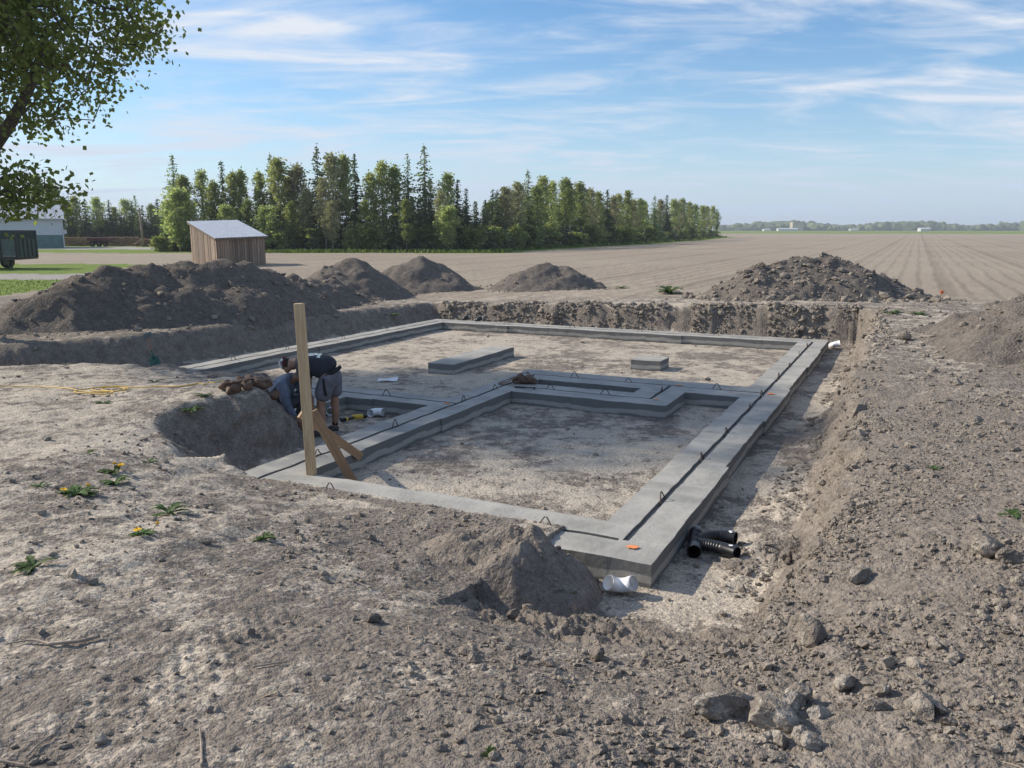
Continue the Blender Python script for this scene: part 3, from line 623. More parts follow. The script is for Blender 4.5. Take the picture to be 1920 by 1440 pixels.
foot = empty('concrete_footing', w3(0, 0, FLOOR), label='grey poured concrete strip footing with keyway, laid out in the excavation', cat='footing')
FL = foot.location.copy()
rects = []
vb_ = [-.33, 2.57, 4.95, 7.35, 9.75, 12.0, 13.93]; uo = [.335, .298, .330, .302, .325, .300]; ui = [-.292, -.300, -.285, -.305, -.290, -.300]
for k in range(6): rects.append((ui[k], uo[k], vb_[k], vb_[k+1]))
ub_ = [-10.15, -9.54, -7.6, -5.3, -2.95, -.30]; vi = [13.28, 13.25, 13.29, 13.25, 13.285]
for k in range(5): rects.append((ub_[k], ub_[k+1], vi[k], 13.93))
for k, (a, c) in enumerate(((3.82, 5.6), (5.6, 8.0), (8.0, 10.4), (10.4, 13.28))): rects.append((-10.15, (-9.54, -9.575, -9.545, -9.56)[k], a, c))
rects += [(-9.54, -7.0, 3.84, 4.45), (-7.0, -5.2, 3.82, 4.47), (-5.2, -4.22, 3.85, 4.45), (-6.30, -5.67, 1.9, 3.82)]
rects += [(-4.22, -3.60, .42, 1.45), (-4.235, -3.63, 1.45, 3.2), (-4.22, -3.605, 3.2, 5.3), (-4.22, -3.62, 5.3, 7.32)]
rects += [(-4.22, -2.2, -.30, .42), (-2.2, -.29, -.33, .44), (-3.62, -1.3, 6.45, 7.30), (-1.3, -.285, 6.42, 7.32)]
rects += [(-3.62, -2.6, 5.32, 6.04), (-2.6, -1.12, 5.30, 6.05), (-1.84, -1.12, 6.04, 6.46)]
g_ = .026
grooves = [(-g_, g_, .06, 13.45), (-3.86, -.06, .03, .03+2*g_), (-3.94, -3.94+2*g_, .03, 6.9), (-3.88, -g_, 6.85, 6.85+2*g_), (-3.85, -1.5, 5.68, 5.68+2*g_), (-1.5, -1.5+2*g_, 5.68, 6.85), (-9.6, -3.94, 4.12, 4.12+2*g_), (-9.86, -9.86+2*g_, 4.0, 13.45), (-9.8, -.06, 13.6, 13.6+2*g_)]
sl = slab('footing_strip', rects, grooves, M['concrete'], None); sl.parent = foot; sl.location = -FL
def loop_mesh():
    b = MB(); b.tube([(-.11, 0, -.05), (-.095, 0, 0), (-.012, .006, .125), (.012, .006, .125), (.095, 0, 0), (.11, 0, -.05)], .0065, 6); return b.mesh('rebar_loop', True)
lm = loop_mesh(); lm.materials.append(M['rebar'])
LOOPS = [('v', [(0, 1.19), (0, 2.78), (0, 4.08), (0, 5.6), (0, 6.72), (0, 8.3), (0, 9.7), (0, 11.1), (0, 12.5), (-3.91, .99), (-3.91, 2.52), (-3.91, 4.32), (-3.91, 5.36), (-3.91, 6.62), (-1.47, 6.3), (-9.83, 4.25), (-9.83, 5.75), (-9.83, 7.3), (-9.83, 9.2), (-9.83, 11.0)]),
         ('u', [(-3.15, 6.87), (-2.19, 6.87), (-.73, 6.87), (-3.1, 5.71), (-2.19, 5.71), (-5.15, 4.14), (-3.0, .06), (-.72, .06), (-7.8, 13.63), (-5.9, 13.63), (-4.1, 13.63), (-2.2, 13.63)])]
for ax, lst in LOOPS:
    for (a, c) in lst:
        o = link('rebar_loop', lm, None, foot, loc=w3(a, c, TOP-.03)-FL); rz = math.pi/2 if ax == 'v' else 0
        o.rotation_euler = (random.uniform(-.18, .18), 0, rz-YAW+random.uniform(-.12, .12)); o.scale = (random.uniform(.85, 1.1), 1, random.uniform(.75, 1.1))
def paint_blob(r_, seed):
    r__ = random.Random(seed); vs, n = [(0, 0, 0)], 22
    for k in range(n): a = 2*math.pi*k/n; q = r_*r__.uniform(.65, 1.2); vs.append((q*math.cos(a), q*.7*math.sin(a), 0))
    me_ = bpy.data.meshes.new('paint_mark'); me_.from_pydata(vs, [], [(0, 1+k, 1+(k+1) % n) for k in range(n)]); me_.update(); return me_
for k, (a, c, r_) in enumerate([(.10, -.07, .05), (.10, 6.85, .07), (-1.36, 5.66, .05), (-4.03, 5.79, .05), (-4.02, 4.05, .055), (-5.95, 4.03, .05), (-1.36, 6.95, .05)]):
    link('paint_mark', paint_blob(r_, k), M['orange_paint'], foot, loc=w3(a, c, TOP+.011)-FL)
def pad(name, rect, label):
    p = w3((rect[0]+rect[1])/2, (rect[2]+rect[3])/2, FLOOR); o = slab(name, [rect], [], M['concrete'], None)
    me_ = o.data; me_.transform(Matrix.Translation(-p)); o.location = p; return tag(o, label, 'concrete pad', 'concrete column pads')
pad('concrete_pad', (-6.27, -5.70, 7.15, 9.75), 'long narrow concrete pad lying free on the back floor')
pad('concrete_pad', (-2.92, -2.31, 9.24, 9.83), 'small square concrete pad lying free on the back floor')

# ------------------------------------------------------------------ timber post with braces
def wood_material(name, c1, c2, rough=0.7, axis=2, sc=1.0):
    m, t, b = material(name); tcn = tn(t, 'ShaderNodeTexCoord'); mp = tn(t, 'ShaderNodeMapping'); t.links.new(tcn.outputs['Object'], mp.inputs[0])
    s = [14*sc, 14*sc, 14*sc]; s[axis] = 0.8*sc; mp.inputs['Scale'].default_value = s
    oi = tn(t, 'ShaderNodeObjectInfo'); cb = tn(t, 'ShaderNodeCombineXYZ'); t.links.new(math_n(t, 'MULTIPLY', oi.outputs['Random'], 37.0), cb.inputs[0]); t.links.new(math_n(t, 'MULTIPLY', oi.outputs['Random'], 11.0), cb.inputs[axis]); t.links.new(cb.outputs[0], mp.inputs['Location'])
    n = noise_n(t, mp.outputs[0], 2.0, 8, 0.65, 1.2); n2 = noise_n(t, tcn.outputs['Object'], 5, 4)
    kn = tn(t, 'ShaderNodeTexVoronoi'); mk = tn(t, 'ShaderNodeMapping'); t.links.new(tcn.outputs['Object'], mk.inputs[0]); sk = [9, 9, 9]; sk[axis] = 4; mk.inputs['Scale'].default_value = sk; t.links.new(cb.outputs[0], mk.inputs['Location']); t.links.new(mk.outputs[0], kn.inputs['Vector'])
    c = mix_n(t, range_n(t, n, 0.35, 0.68), c1, c2)
    c = mix_n(t, range_n(t, n2, 0.4, 0.7, 0, 0.3), c, tuple(x*0.75 for x in c2))
    c = mix_n(t, range_n(t, kn.outputs['Distance'], 0.05, 0.16, 0.75, 0), c, tuple(x*0.35 for x in c1))
    hv = tn(t, 'ShaderNodeHueSaturation'); t.links.new(c, hv.inputs['Color']); t.links.new(math_n(t, 'ADD', 0.62, math_n(t, 'MULTIPLY', oi.outputs['Random'], 0.62)), hv.inputs['Value'])
    t.links.new(hv.outputs[0], b.inputs['Base Color']); b.inputs['Roughness'].default_value = rough
    t.links.new(bump_n(t, n, 0.002, 0.6), b.inputs['Normal']); return m
M['stud'] = wood_material('spruce_stud', (0.42, 0.29, 0.16), (0.62, 0.46, 0.28))
M['brace'] = wood_material('brace_board', (0.30, 0.18, 0.095), (0.42, 0.27, 0.155))
pb = w3(-3.505, .39, TOP+.004)
post = empty('timber_post', pb, label='upright pale timber post with two nailed braces on the front footing', cat='post')
m_ = MB(); m_.box((0, 0, .885), (.092, .062, 1.77)); o = m_.build('post', M['stud'], post, bevel=.003); o.rotation_euler = (0, R(-1.6), R(-16))
def board(a, b, w, t_, side, name, mat, parent):
    a, b = Vector(a), Vector(b); d = b-a; o_ = MB().box((0, 0, d.length/2), (w, t_, d.length)).build(name, mat, parent, bevel=.002)
    z_ = d.normalized(); y_ = Vector(side); y_ = (y_-z_*y_.dot(z_)).normalized(); x_ = y_.cross(z_)
    o_.matrix_local = Matrix.Translation(a) @ Matrix((x_, y_, z_)).transposed().to_4x4(); return o_
board((.42, .14, -.17), (.03, .05, .66), .10, .036, (.25, -1, .1), 'brace', M['brace'], post)
board((.36, .84, -.05), (-.16, .28, .58), .09, .036, (.5, -1, .2), 'brace', M['brace'], post)

# ------------------------------------------------------------------ pipes
M['pvc'] = simple('white_pvc', (0.78, 0.79, 0.80), 0.35, 0.04, 6)
M['hdpe'] = simple('black_corrugated_plastic', (0.012, 0.012, 0.014), 0.38, 0.3, 8)
M['paper'] = simple('paper_white', (0.75, 0.76, 0.76), 0.8, 0.05, 9)
def pipe_shell(pts, rads, t_=.004, n=24):
    """open hollow pipe"""
    b = MB(); b.tube(pts, rads, n, caps=False); nb = len(pts)
    b.tube(pts, [q-t_ for q in rads], n, caps=False)
    for e in (0, nb-1):
        for k in range(n):
            k2 = (k+1) % n; a0, a1 = e*n+k, e*n+k2; c0, c1 = nb*n+e*n+k, nb*n+e*n+k2; b.f.append((a0, a1, c1, c0))
    return b
def elbow_mesh(bend=90, rc=.075, r_=.055, leg=.055):
    pts, rads = [], []; half = R(bend/2)
    arc = [(-half+2*half*k/10) for k in range(11)]
    P_ = [Vector((rc*math.sin(a), rc*math.cos(a)-rc, 0)) for a in arc]
    d0 = Vector((-math.cos(-half), math.sin(-half)*1.0, 0)); d0 = (P_[0]-P_[1]).normalized(); d1 = (P_[-1]-P_[-2]).normalized()
    seq = [(P_[0]+d0*leg, r_*1.06), (P_[0]+d0*leg*.3, r_*1.06), (P_[0]+d0*leg*.22, r_)]+[(p, r_) for p in P_]+[(P_[-1]+d1*leg*.22, r_), (P_[-1]+d1*leg*.3, r_*1.06), (P_[-1]+d1*leg, r_*1.06)]
    b = pipe_shell([p for p, _ in seq], [q for _, q in seq]); me_ = b.mesh('elbow', True); me_.materials.append(M['pvc']); return me_
em = elbow_mesh()
def elbow(px, py, z, rot, label, s=1.0):
    w = W(px, py, z); o = link('pipe_elbow', em, None, loc=(w[0], w[1], z+.055*s)); o.rotation_euler = rot; o.scale = (s, s, s); return tag(o, label, 'pipe elbow', 'white pipe elbows')
elbow(1163, 1110, FLOOR+.01, (R(-42), 0, R(-4)), 'white plastic pipe elbow in front of the near corner of the footing')
elbow(705, 779, FLOOR+.01, (0, 0, R(20)), 'white pipe elbow beside the yellow drill behind the workers')
elbow(622, 776, FLOOR+.01, (0, 0, R(60)), 'white pipe elbow half hidden behind the standing worker\'s legs')
elbow(1563, 652, FLOOR+.02, (0, R(20), R(120)), 'white pipe elbow at the far right corner of the footing', 1.25)
for (px, py, lab) in ((868, 601, 'black pipe fitting behind the far left corner of the footing, left one'), (893, 603, 'black pipe fitting with white rim behind the far footing, right one')):
    x, y = W(px, py, TOP)[:2]; o = link('pipe_fitting', None, None) if False else None
    b = pipe_shell([(0, 0, 0), (.03, 0, .05), (.08, .01, .09), (.16, .02, .10)], [.06, .06, .058, .06]); o = b.build('pipe_fitting', M['hdpe'], None, True, loc=(x, y+.08, TOP-.02)); tag(o, lab, 'pipe fitting', 'black fittings by the far footing')
    q = MB().tube([(.165, .02, .10), (.172, .02, .10)], .061, 18); 
    q.build('white_rim', M['pvc'], o, True)
# black corrugated double wye
def corr(a, b, r_, ribs=True, ends=(True, True), bend=None):
    a, b = Vector(a), Vector(b); n = 44; pts, rads = [], []
    for k in range(n+1):
        t_ = k/n; p = a.lerp(b, t_)
        if bend is not None: p = (1-t_)**2*a+2*t_*(1-t_)*Vector(bend)+t_*t_*b
        inend = (ends[1] and t_ > .68)
        pts.append(p); rads.append(r_*(1.04 if inend else (1.0+.085*math.sin(k*math.pi/1.6)) if ribs else 1))
    return pipe_shell(pts, rads, .006, 20)
bx = W(1312, 1030, FLOOR); fit = empty('corrugated_pipe_fitting', (bx[0], bx[1], FLOOR+.005), 0, label='black corrugated drain pipe branch fitting with four open ends beside the footing', cat='pipe fitting')
hz = .062
corr((-.075, -.125, hz), (.0, .17, hz), .056, True, (False, False)).build('main_pipe', M['hdpe'], fit, True)
corr((-.075, -.125, hz), (-.10, -.215, hz), .060, False, (False, False)).build('socket', M['hdpe'], fit, True)
corr((.0, .17, hz), (.015, .23, hz), .058, False, (False, False)).build('socket', M['hdpe'], fit, True)
a1 = corr((-.02, .02, hz), (.33, .085, hz), .052, True, (False, True), (.14, .22, hz)).build('branch', M['hdpe'], fit, True)
a2 = corr((-.05, -.05, hz), (.25, -.25, hz), .052, True, (False, True), (.10, -.06, hz)).build('branch', M['hdpe'], fit, True)
MB().box((.285, .10, hz+.054), (.022, .05, .003)).build('sticker', M['paper'], a1).rotation_euler = (0, 0, 0)
MB().box((.205, -.215, hz+.0545), (.030, .03, .003)).build('sticker', M['paper'], a2)
MB().tube([(.0155, .232, hz), (.0165, .238, hz)], .0585, 18).build('white_rim', M['pvc'], fit, True)

# ------------------------------------------------------------------ workers
def skin_obj(name, joints, edges, mat, parent, sub=2, root=0):
    """joints: list of (x, y, z, r) or (x, y, z, rx, ry)"""
    me_ = bpy.data.meshes.new(name); me_.from_pydata([j[:3] for j in joints], edges, [])
    o = bpy.data.objects.new(name, me_); col.objects.link(o)
    md = o.modifiers.new('skin', 'SKIN'); md.use_smooth_shade = True
    for k, j in enumerate(joints):
        sv = me_.skin_vertices[0].data[k]; sv.radius = (j[3], j[4] if len(j) > 4 else j[3]); sv.use_root = (k == root)
    ss = o.modifiers.new('sub', 'SUBSURF'); ss.levels = sub; ss.render_levels = sub
    dg = bpy.context.evaluated_depsgraph_get(); dg.update(); ev = o.evaluated_get(dg); nm = bpy.data.meshes.new_from_object(ev)
    o.modifiers.clear(); o.data = nm; nm.name = name; bpy.data.meshes.remove(me_)
    nm.materials.clear(); nm.materials.append(mat); nm.polygons.foreach_set('use_smooth', np.full(len(nm.polygons), True, bool))
    if parent: o.parent = parent
    return o
def cloth(name, c, var=0.2): return simple(name, c, 0.9, var, 14, bump=0.01)
M['skin'] = simple('tanned_skin', (0.30, 0.165, 0.105), 0.55, 0.12, 9)
M['navy'] = cloth('navy_cotton', (0.022, 0.027, 0.040)); M['grey_short'] = cloth('grey_shorts', (0.125, 0.125, 0.15)); M['blue_grey'] = cloth('blue_grey_knit', (0.125, 0.155, 0.215))
M['maroon'] = cloth('maroon_cloth', (0.115, 0.022, 0.032)); M['cap_mesh'] = cloth('white_mesh', (0.55, 0.55, 0.54)); M['black'] = cloth('black_webbing', (0.010, 0.010, 0.011)); M['boot'] = cloth('grey_shoe', (0.075, 0.068, 0.066)); M['sock'] = cloth('black_sock', (0.013, 0.013, 0.016)); M['hair'] = cloth('dark_hair', (0.02, 0.014, 0.01)); M['jean'] = cloth('work_jean', (0.09, 0.10, 0.125))
M['print'] = simple('shirt_print', (0.62, 0.72, 0.70), 0.8, 0.1, 40)
fx, fy, _ = W(614, 817, FLOOR)
wk = empty('person', (fx, fy, FLOOR+.01), 0, label='person bending over in navy t-shirt, grey shorts and maroon and white cap', cat='person')
def hand(prefix_j, wrist, d, side, up_, s=1.0):
    """adds a palm with four fingers and a thumb; returns joints, edges to append"""
    d, side, up_ = Vector(d).normalized(), Vector(side).normalized(), Vector(up_).normalized(); w_ = Vector(wrist); J, E_ = [], []
    return J, E_
def body(parent, jo, name='body'):
    J = []; E_ = []
    def a(p, r_, par=None):
        J.append((*p, *(r_ if isinstance(r_, tuple) else (r_,))))
        if par is not None: E_.append((par, len(J)-1))
        return len(J)-1
    pel = a(jo['pelvis'], .085); sp = a(jo['spine'], .085, pel); ch = a(jo['chest'], .10, sp); nk = a(jo['neck'], .058, ch); hb = a(jo['headbase'], .072, nk); hd = a(jo['head'], .088, hb); ht = a(jo['headtop'], .068, hd)
    nose = a(jo['nose'], .016, hd)
    for s in 'LR':
        hp = a(jo['hip'+s], .085, pel); k1 = a(jo['midthigh'+s], .085, hp); kn = a(jo['knee'+s], .056, k1); cf = a(jo['calf'+s], .058, kn); an = a(jo['ankle'+s], .036, cf); to = a(jo['toe'+s], .034, an)
        sh = a(jo['shoulder'+s], .068, ch); el = a(jo['elbow'+s], .042, sh); fo = a(jo['forearm'+s], .038, el); wr = a(jo['wrist'+s], .026, fo); pm = a(jo['palm'+s], (.030, .020), wr)
        d = (Vector(jo['palm'+s])-Vector(jo['wrist'+s])).normalized(); sd = d.cross(Vector((0, 1, .2))).normalized()
        if sd.length < .5: sd = Vector((1, 0, 0))
        nrm = d.cross(sd)
        for q, ln in zip((-.030, -.010, .010, .030), (.072, .085, .080, .062)):
            b0 = Vector(jo['palm'+s])+sd*q+d*.035; f1 = a(b0, .0095, pm); f2 = a(b0+d*ln*.5+nrm*.01, .0085, f1); a(b0+d*ln*.9+nrm*.035, .0075, f2)
        t0 = Vector(jo['palm'+s])-sd*.040-d*.01; t1 = a(t0, .011, pm); a(t0-sd*.018+d*.04+nrm*.012, .009, t1)
    return skin_obj(name, J, E_, M['skin'], parent)
jo = dict(pelvis=(.075, 0, .86), spine=(-.06, .03, .97), chest=(-.24, .05, 1.00), neck=(-.385, .055, .975), headbase=(-.43, .055, .955), head=(-.485, .055, .935), headtop=(-.56, .055, .94), nose=(-.51, .05, .825),
 hipL=(.03, -.095, .80), hipR=(.085, .10, .80), midthighL=(.0, -.10, .62), midthighR=(.085, .115, .62), kneeL=(-.05, -.11, .44), kneeR=(.09, .11, .45), calfL=(-.04, -.11, .30), calfR=(.10, .115, .31), ankleL=(-.03, -.11, .085), ankleR=(.08, .12, .085), toeL=(-.17, -.12, .03), toeR=(-.07, .13, .03),
 shoulderL=(-.27, -.14, .93), shoulderR=(-.30, .23, .93), elbowL=(-.19, -.19, .66), elbowR=(-.27, .24, .66), forearmL=(-.165, -.175, .55), forearmR=(-.28, .20, .54), wristL=(-.135, -.16, .42), wristR=(-.29, .14, .42), palmL=(-.125, -.155, .36), palmR=(-.295, .12, .36))
b_ = body(wk, jo)
skin_obj('shirt', [(.11, 0, .835, .175, .175), (-.01, .01, .935, .185, .185), (-.20, .05, 1.01, .19, .14), (-.335, .055, .985, .105), (-.27, -.135, .945, .095), (-.235, -.165, .82, .078), (-.205, -.185, .70, .070), (-.30, .23, .945, .095), (-.285, .235, .80, .076), (-.275, .24, .70, .070)], [(0, 1), (1, 2), (2, 3), (2, 4), (4, 5), (5, 6), (2, 7), (7, 8), (8, 9)], M['navy'], wk)
skin_obj('shorts', [(.07, 0, .88, .15, .15), (.085, 0, .82, .16, .15), (.03, -.09, .74, .125), (-.005, -.10, .60, .118), (-.035, -.105, .47, .112), (.095, .095, .74, .125), (.09, .11, .60, .115), (.095, .115, .49, .108)], [(0, 1), (1, 2), (2, 3), (3, 4), (1, 5), (5, 6), (6, 7)], M['grey_short'], wk)
# print on the back of the shirt, belt and tool strap
def surf_patch(obj_, pts, name, mat, parent, off=.006):
    dg = bpy.context.evaluated_depsgraph_get(); dg.update(); out_ = []
    from mathutils.bvhtree import BVHTree
    bt = BVHTree.FromPolygons([v_.co[:] for v_ in obj_.data.vertices], [p_.vertices[:] for p_ in obj_.data.polygons])
    for p_ in pts:
        l_, n_, i_, d_ = bt.find_nearest(Vector(p_)); out_.append(tuple(l_+n_*off))
    return out_
sh_ = [c_ for c_ in wk.children if c_.name.startswith('shirt')][0]
def patch_grid(cx, cy, rx_, ry_, shape, name, mat):
    n = 9; pts = [(cx+rx_*(2*i/(n-1)-1), cy+ry_*(2*j/(n-1)-1), 1.35) for j in range(n) for i in range(n)]
    from mathutils.bvhtree import BVHTree
    bt = BVHTree.FromPolygons([v_.co[:] for v_ in sh_.data.vertices], [p_.vertices[:] for p_ in sh_.data.polygons]); vs = []
    for p_ in pts:
        h_ = bt.ray_cast(Vector(p_), Vector((0, 0.18, -1))); vs.append(tuple(h_[0]+h_[1]*.004) if h_[0] is not None else (p_[0], p_[1], 1.0))
    fs = [(j*n+i, j*n+i+1, (j+1)*n+i+1, (j+1)*n+i) for j in range(n-1) for i in range(n-1) if shape((i+.5)/(n-1)*2-1, (j+.5)/(n-1)*2-1)]
    me_ = bpy.data.meshes.new(name); me_.from_pydata(vs, [], fs); me_.update(); return link(name, me_, mat, wk)
pr1 = patch_grid(-.16, -.06, .085, .085, lambda x, y: .25 < x*x+y*y < 1.05 or x*x+y*y < .08, 'shirt_emblem', M['print'])
pr2 = patch_grid(-.05, -.075, .030, .10, lambda x, y: abs(x) < .8 and int((y+1)*4) % 2 == 0 or abs(x) < .3, 'shirt_lettering', M['print'])
skin_obj('belt', [(.03, -.150, .80, .022, .03), (.135, -.135, .87, .022, .03), (.205, -.02, .915, .022, .03), (.175, .13, .90, .022, .03)], [(0, 1), (1, 2), (2, 3)], M['black'], wk, 1)
skin_obj('tool_strap', [(.02, -.185, .80, .020, .01), (.035, -.215, .68, .020, .01), (.055, -.215, .57, .020, .01)], [(0, 1), (1, 2)], M['black'], wk, 1)
for s_, sy in (('L', -1), ('R', 1)):
    an, to = jo['ankle'+s_], jo['toe'+s_]
    skin_obj('sock', [(an[0]+.008, an[1], .19, .046), (an[0], an[1], .09, .045)], [(0, 1)], M['sock'], wk, 1)
    skin_obj('shoe', [(an[0]+.055, an[1], .042, .042), (an[0], an[1], .075, .052), (an[0]-.07, an[1]-.005, .05, .048), (to[0]-.03, to[1], .036, .036)], [(0, 1), (1, 2), (2, 3)], M['boot'], wk, 1)
skin_obj('hair', [(-.46, .055, .955, .090), (-.53, .055, .955, .088)], [(0, 1)], M['hair'], wk, 2)
cp = skin_obj('cap', [(-.50, .055, .975, .098), (-.575, .055, .97, .088)], [(0, 1)], M['maroon'], wk, 2)
skin_obj('cap_back', [(-.555, .05, .945, .088), (-.60, .05, .925, .070)], [(0, 1)], M['cap_mesh'], cp, 2)
skin_obj('visor', [(-.47, .02, .955, .012, .055), (-.41, .02, .93, .010, .065), (-.37, .03, .91, .008, .05)], [(0, 1), (1, 2)], M['maroon'], cp, 2)
MB().tube([(-.545, -.035, 1.012), (-.549, -.040, 1.017)], .020, 10).build('badge', M['print'], cp, True)

hx, hy, _ = W(553, 812, FLOOR)
wk2 = empty('person', (fx-.50, fy+.02, FLOOR+.01), 0, label='person crouching in blue-grey long-sleeved top, reaching down behind the post', cat='person')
jo2 = dict(pelvis=(-.20, .20, .38), spine=(-.17, .12, .55), chest=(-.06, .04, .70), neck=(.06, .03, .76), headbase=(.10, .04, .77), head=(.15, .05, .78), headtop=(.20, .05, .82), nose=(.22, .03, .74),
 hipL=(-.18, .10, .36), hipR=(-.16, .30, .36), midthighL=(.0, .12, .42), midthighR=(.04, .32, .40), kneeL=(.17, .14, .47), kneeR=(.22, .32, .44), calfL=(.12, .16, .28), calfR=(.15, .33, .26), ankleL=(.04, .16, .08), ankleR=(.06, .33, .08), toeL=(.18, .16, .03), toeR=(.20, .33, .03),
 shoulderL=(-.02, -.14, .68), shoulderR=(.02, .22, .70), elbowL=(.02, -.19, .44), elbowR=(.18, .20, .50), forearmL=(.07, -.17, .35), forearmR=(.24, .14, .44), wristL=(.135, -.14, .25), wristR=(.30, .08, .38), palmL=(.17, -.125, .20), palmR=(.32, .05, .33))
body(wk2, jo2)
skin_obj('sweater', [(-.21, .19, .40, .16), (-.175, .11, .56, .165), (-.06, .035, .71, .175, .155), (.04, .03, .755, .10), (-.02, -.13, .69, .10), (.005, -.175, .55, .075), (.02, -.19, .44, .066), (.075, -.17, .34, .055), (.12, -.145, .265, .047), (.02, .22, .70, .095), (.18, .20, .50, .062), (.27, .11, .41, .048)], [(0, 1), (1, 2), (2, 3), (2, 4), (4, 5), (5, 6), (6, 7), (7, 8), (2, 9), (9, 10), (10, 11)], M['blue_grey'], wk2)
skin_obj('trousers', [(-.20, .20, .36, .15), (-.17, .10, .36, .12), (.0, .12, .42, .10), (.17, .14, .47, .08), (.12, .16, .28, .075), (.05, .16, .12, .06), (-.16, .30, .36, .12), (.04, .32, .40, .10), (.22, .32, .44, .08), (.15, .33, .26, .075), (.07, .33, .12, .06)], [(0, 1), (1, 2), (2, 3), (3, 4), (4, 5), (0, 6), (6, 7), (7, 8), (8, 9), (9, 10)], M['jean'], wk2)
skin_obj('hair', [(.15, .05, .80, .092), (.19, .05, .83, .080)], [(0, 1)], M['hair'], wk2)
for s_ in 'LR':
    an, to = jo2['ankle'+s_], jo2['toe'+s_]
    skin_obj('shoe', [(an[0]-.06, an[1], .04, .042), (an[0], an[1], .075, .052), (an[0]+.07, an[1], .05, .046), (to[0]+.03, to[1], .035, .034)], [(0, 1), (1, 2), (2, 3)], M['boot'], wk2, 1)

# ------------------------------------------------------------------ tools
M['leather'] = simple('brown_leather', (0.115, 0.066, 0.043), 0.7, 0.45, 14, bump=0.004)
M['leather2'] = simple('tan_suede', (0.165, 0.105, 0.075), 0.85, 0.4, 14, bump=0.004)
M['yellow_tool'] = simple('yellow_tool_plastic', (0.62, 0.40, 0.03), 0.4, 0.1, 20); M['black_tool'] = simple('black_tool_plastic', (0.014, 0.014, 0.015), 0.45, 0.2, 20)
M['cord'] = simple('yellow_cord', (0.52, 0.33, 0.045), 0.55, 0.15, 30); M['green_steel'] = simple('green_enamel', (0.018, 0.085, 0.060), 0.4, 0.35, 18); M['teal_plastic'] = simple('teal_plastic', (0.05, 0.12, 0.14), 0.5, 0.15, 18); M['ash'] = wood_material('ash_handle', (0.25, 0.14, 0.085), (0.34, 0.20, 0.12))
M['steel'] = simple('dark_steel', (0.06, 0.06, 0.065), 0.4, 0.3, 30, 0.7)
def pouch(p, s, rz, mat, parent, name='pouch'):
    """sagging open-topped leather pouch"""
    n, m_ = 14, 7; vs, fs = [], []; r_ = random.Random(int(p[0]*997+p[1]*131))
    for j in range(m_):
        t_ = j/(m_-1); wdt = .55+.5*math.sin(math.pi*(.15+.7*t_)); z_ = t_*1.0
        for k in range(n):
            a = 2*math.pi*k/n; q = wdt*(1+.20*math.sin(3*a+j*.8+p[1]*20)+.10*math.sin(5*a+p[0]*30)+r_.uniform(-.07, .07)); vs.append((q*math.cos(a)*.62, q*math.sin(a)*.40, z_*.60+.16*math.sin(a*2+p[0]*9)*t_))
    for j in range(m_-1):
        for k in range(n): k2 = (k+1) % n; fs.append((j*n+k, j*n+k2, (j+1)*n+k2, (j+1)*n+k))
    fs.append(tuple(reversed(range(n)))); b0 = len(vs)
    for k in range(n): x_, y_, z_ = vs[(m_-1)*n+k]; vs.append((x_*.8, y_*.75, z_-.04))
    for k in range(n): k2 = (k+1) % n; fs.append(((m_-1)*n+k, (m_-1)*n+k2, b0+k2, b0+k))
    for k in range(n): x_, y_, z_ = vs[b0+k]; vs.append((x_*.7, y_*.7, z_-.4))
    for k in range(n): k2 = (k+1) % n; fs.append((b0+k, b0+k2, b0+n+k2, b0+n+k))
    fs.append(tuple(b0+n+k for k in range(n)))
    me_ = bpy.data.meshes.new(name); me_.from_pydata(vs, [], fs); me_.polygons.foreach_set('use_smooth', np.full(len(fs), True, bool)); me_.update()
    o = link(name, me_, mat, parent, loc=p); o.scale = (s, s, s); o.rotation_euler = (r_.uniform(-.5, .5), r_.uniform(-.4, .4), rz); return o
def strap(pts, w_, mat, parent, name='belt'):
    b = MB()
    for a, c in zip(pts[:-1], pts[1:]): b.bar(a, c, w_, .006)
    return b.build(name, mat, parent)
bp_ = w3(-3.72, 5.95, TOP+.008)
tb = empty('tool_belt', bp_, 0, label='brown leather tool belt lying on the inner footing corner', cat='tool belt')
pouch((.02, .0, .0), .20, .2, M['leather'], tb); pouch((.13, .04, .0), .17, .9, M['leather2'], tb); pouch((-.08, .05, .0), .14, 2.2, M['leather2'], tb)
pouch((.20, -.02, .0), .11, 1.2, M['leather'], tb)
strap([(-.38, -.08, .01), (-.25, -.06, .03), (-.12, .0, .09), (.0, .02, .17), (.12, .05, .16), (.2, .04, .05)], .05, M['leather2'], tb); strap([(-.30, -.16, .01), (-.38, -.06, .015), (-.30, .04, .03), (-.1, .1, .1)], .045, M['leather'], tb, 'shoulder_strap')
hm = empty('hammer', w3(-3.62, 5.52, TOP+.012), R(-12), label='black-handled hammer lying beside the tool belt on the footing', cat='hammer')
MB().tube([(-.02, 0, .018), (.12, 0, .016), (.17, 0, .016)], [.017, .015, .012], 8).build('grip', M['black_tool'], hm, True); MB().tube([(.17, 0, .016), (.30, 0, .018)], .010, 8).build('shaft', M['steel'], hm, True)
MB().tube([(.305, -.055, .018), (.305, .02, .018), (.295, .075, .022)], [.016, .014, .005], 8).build('head', M['steel'], hm, True)
def on_ground(px, py):
    return place_px(px, py)
x, y, z = on_ground(452, 731)
tb2 = empty('tool_belt', (x, y, z), 0, label='heap of worn brown leather tool pouches on top of the earth bank', cat='tool belt')
for k, (dx_, dy_, s_, rz_) in enumerate(((-.17, .0, .15, .3), (-.05, -.08, .17, 1.1), (.06, .02, .16, 2.0), (.0, .16, .17, .2), (.17, .18, .19, 0.1), (.30, .20, .15, .4))): pouch((dx_, dy_, gz1(x+dx_, y+dy_)-z+.0), s_, rz_, M['leather'] if k % 2 else M['leather2'], tb2)
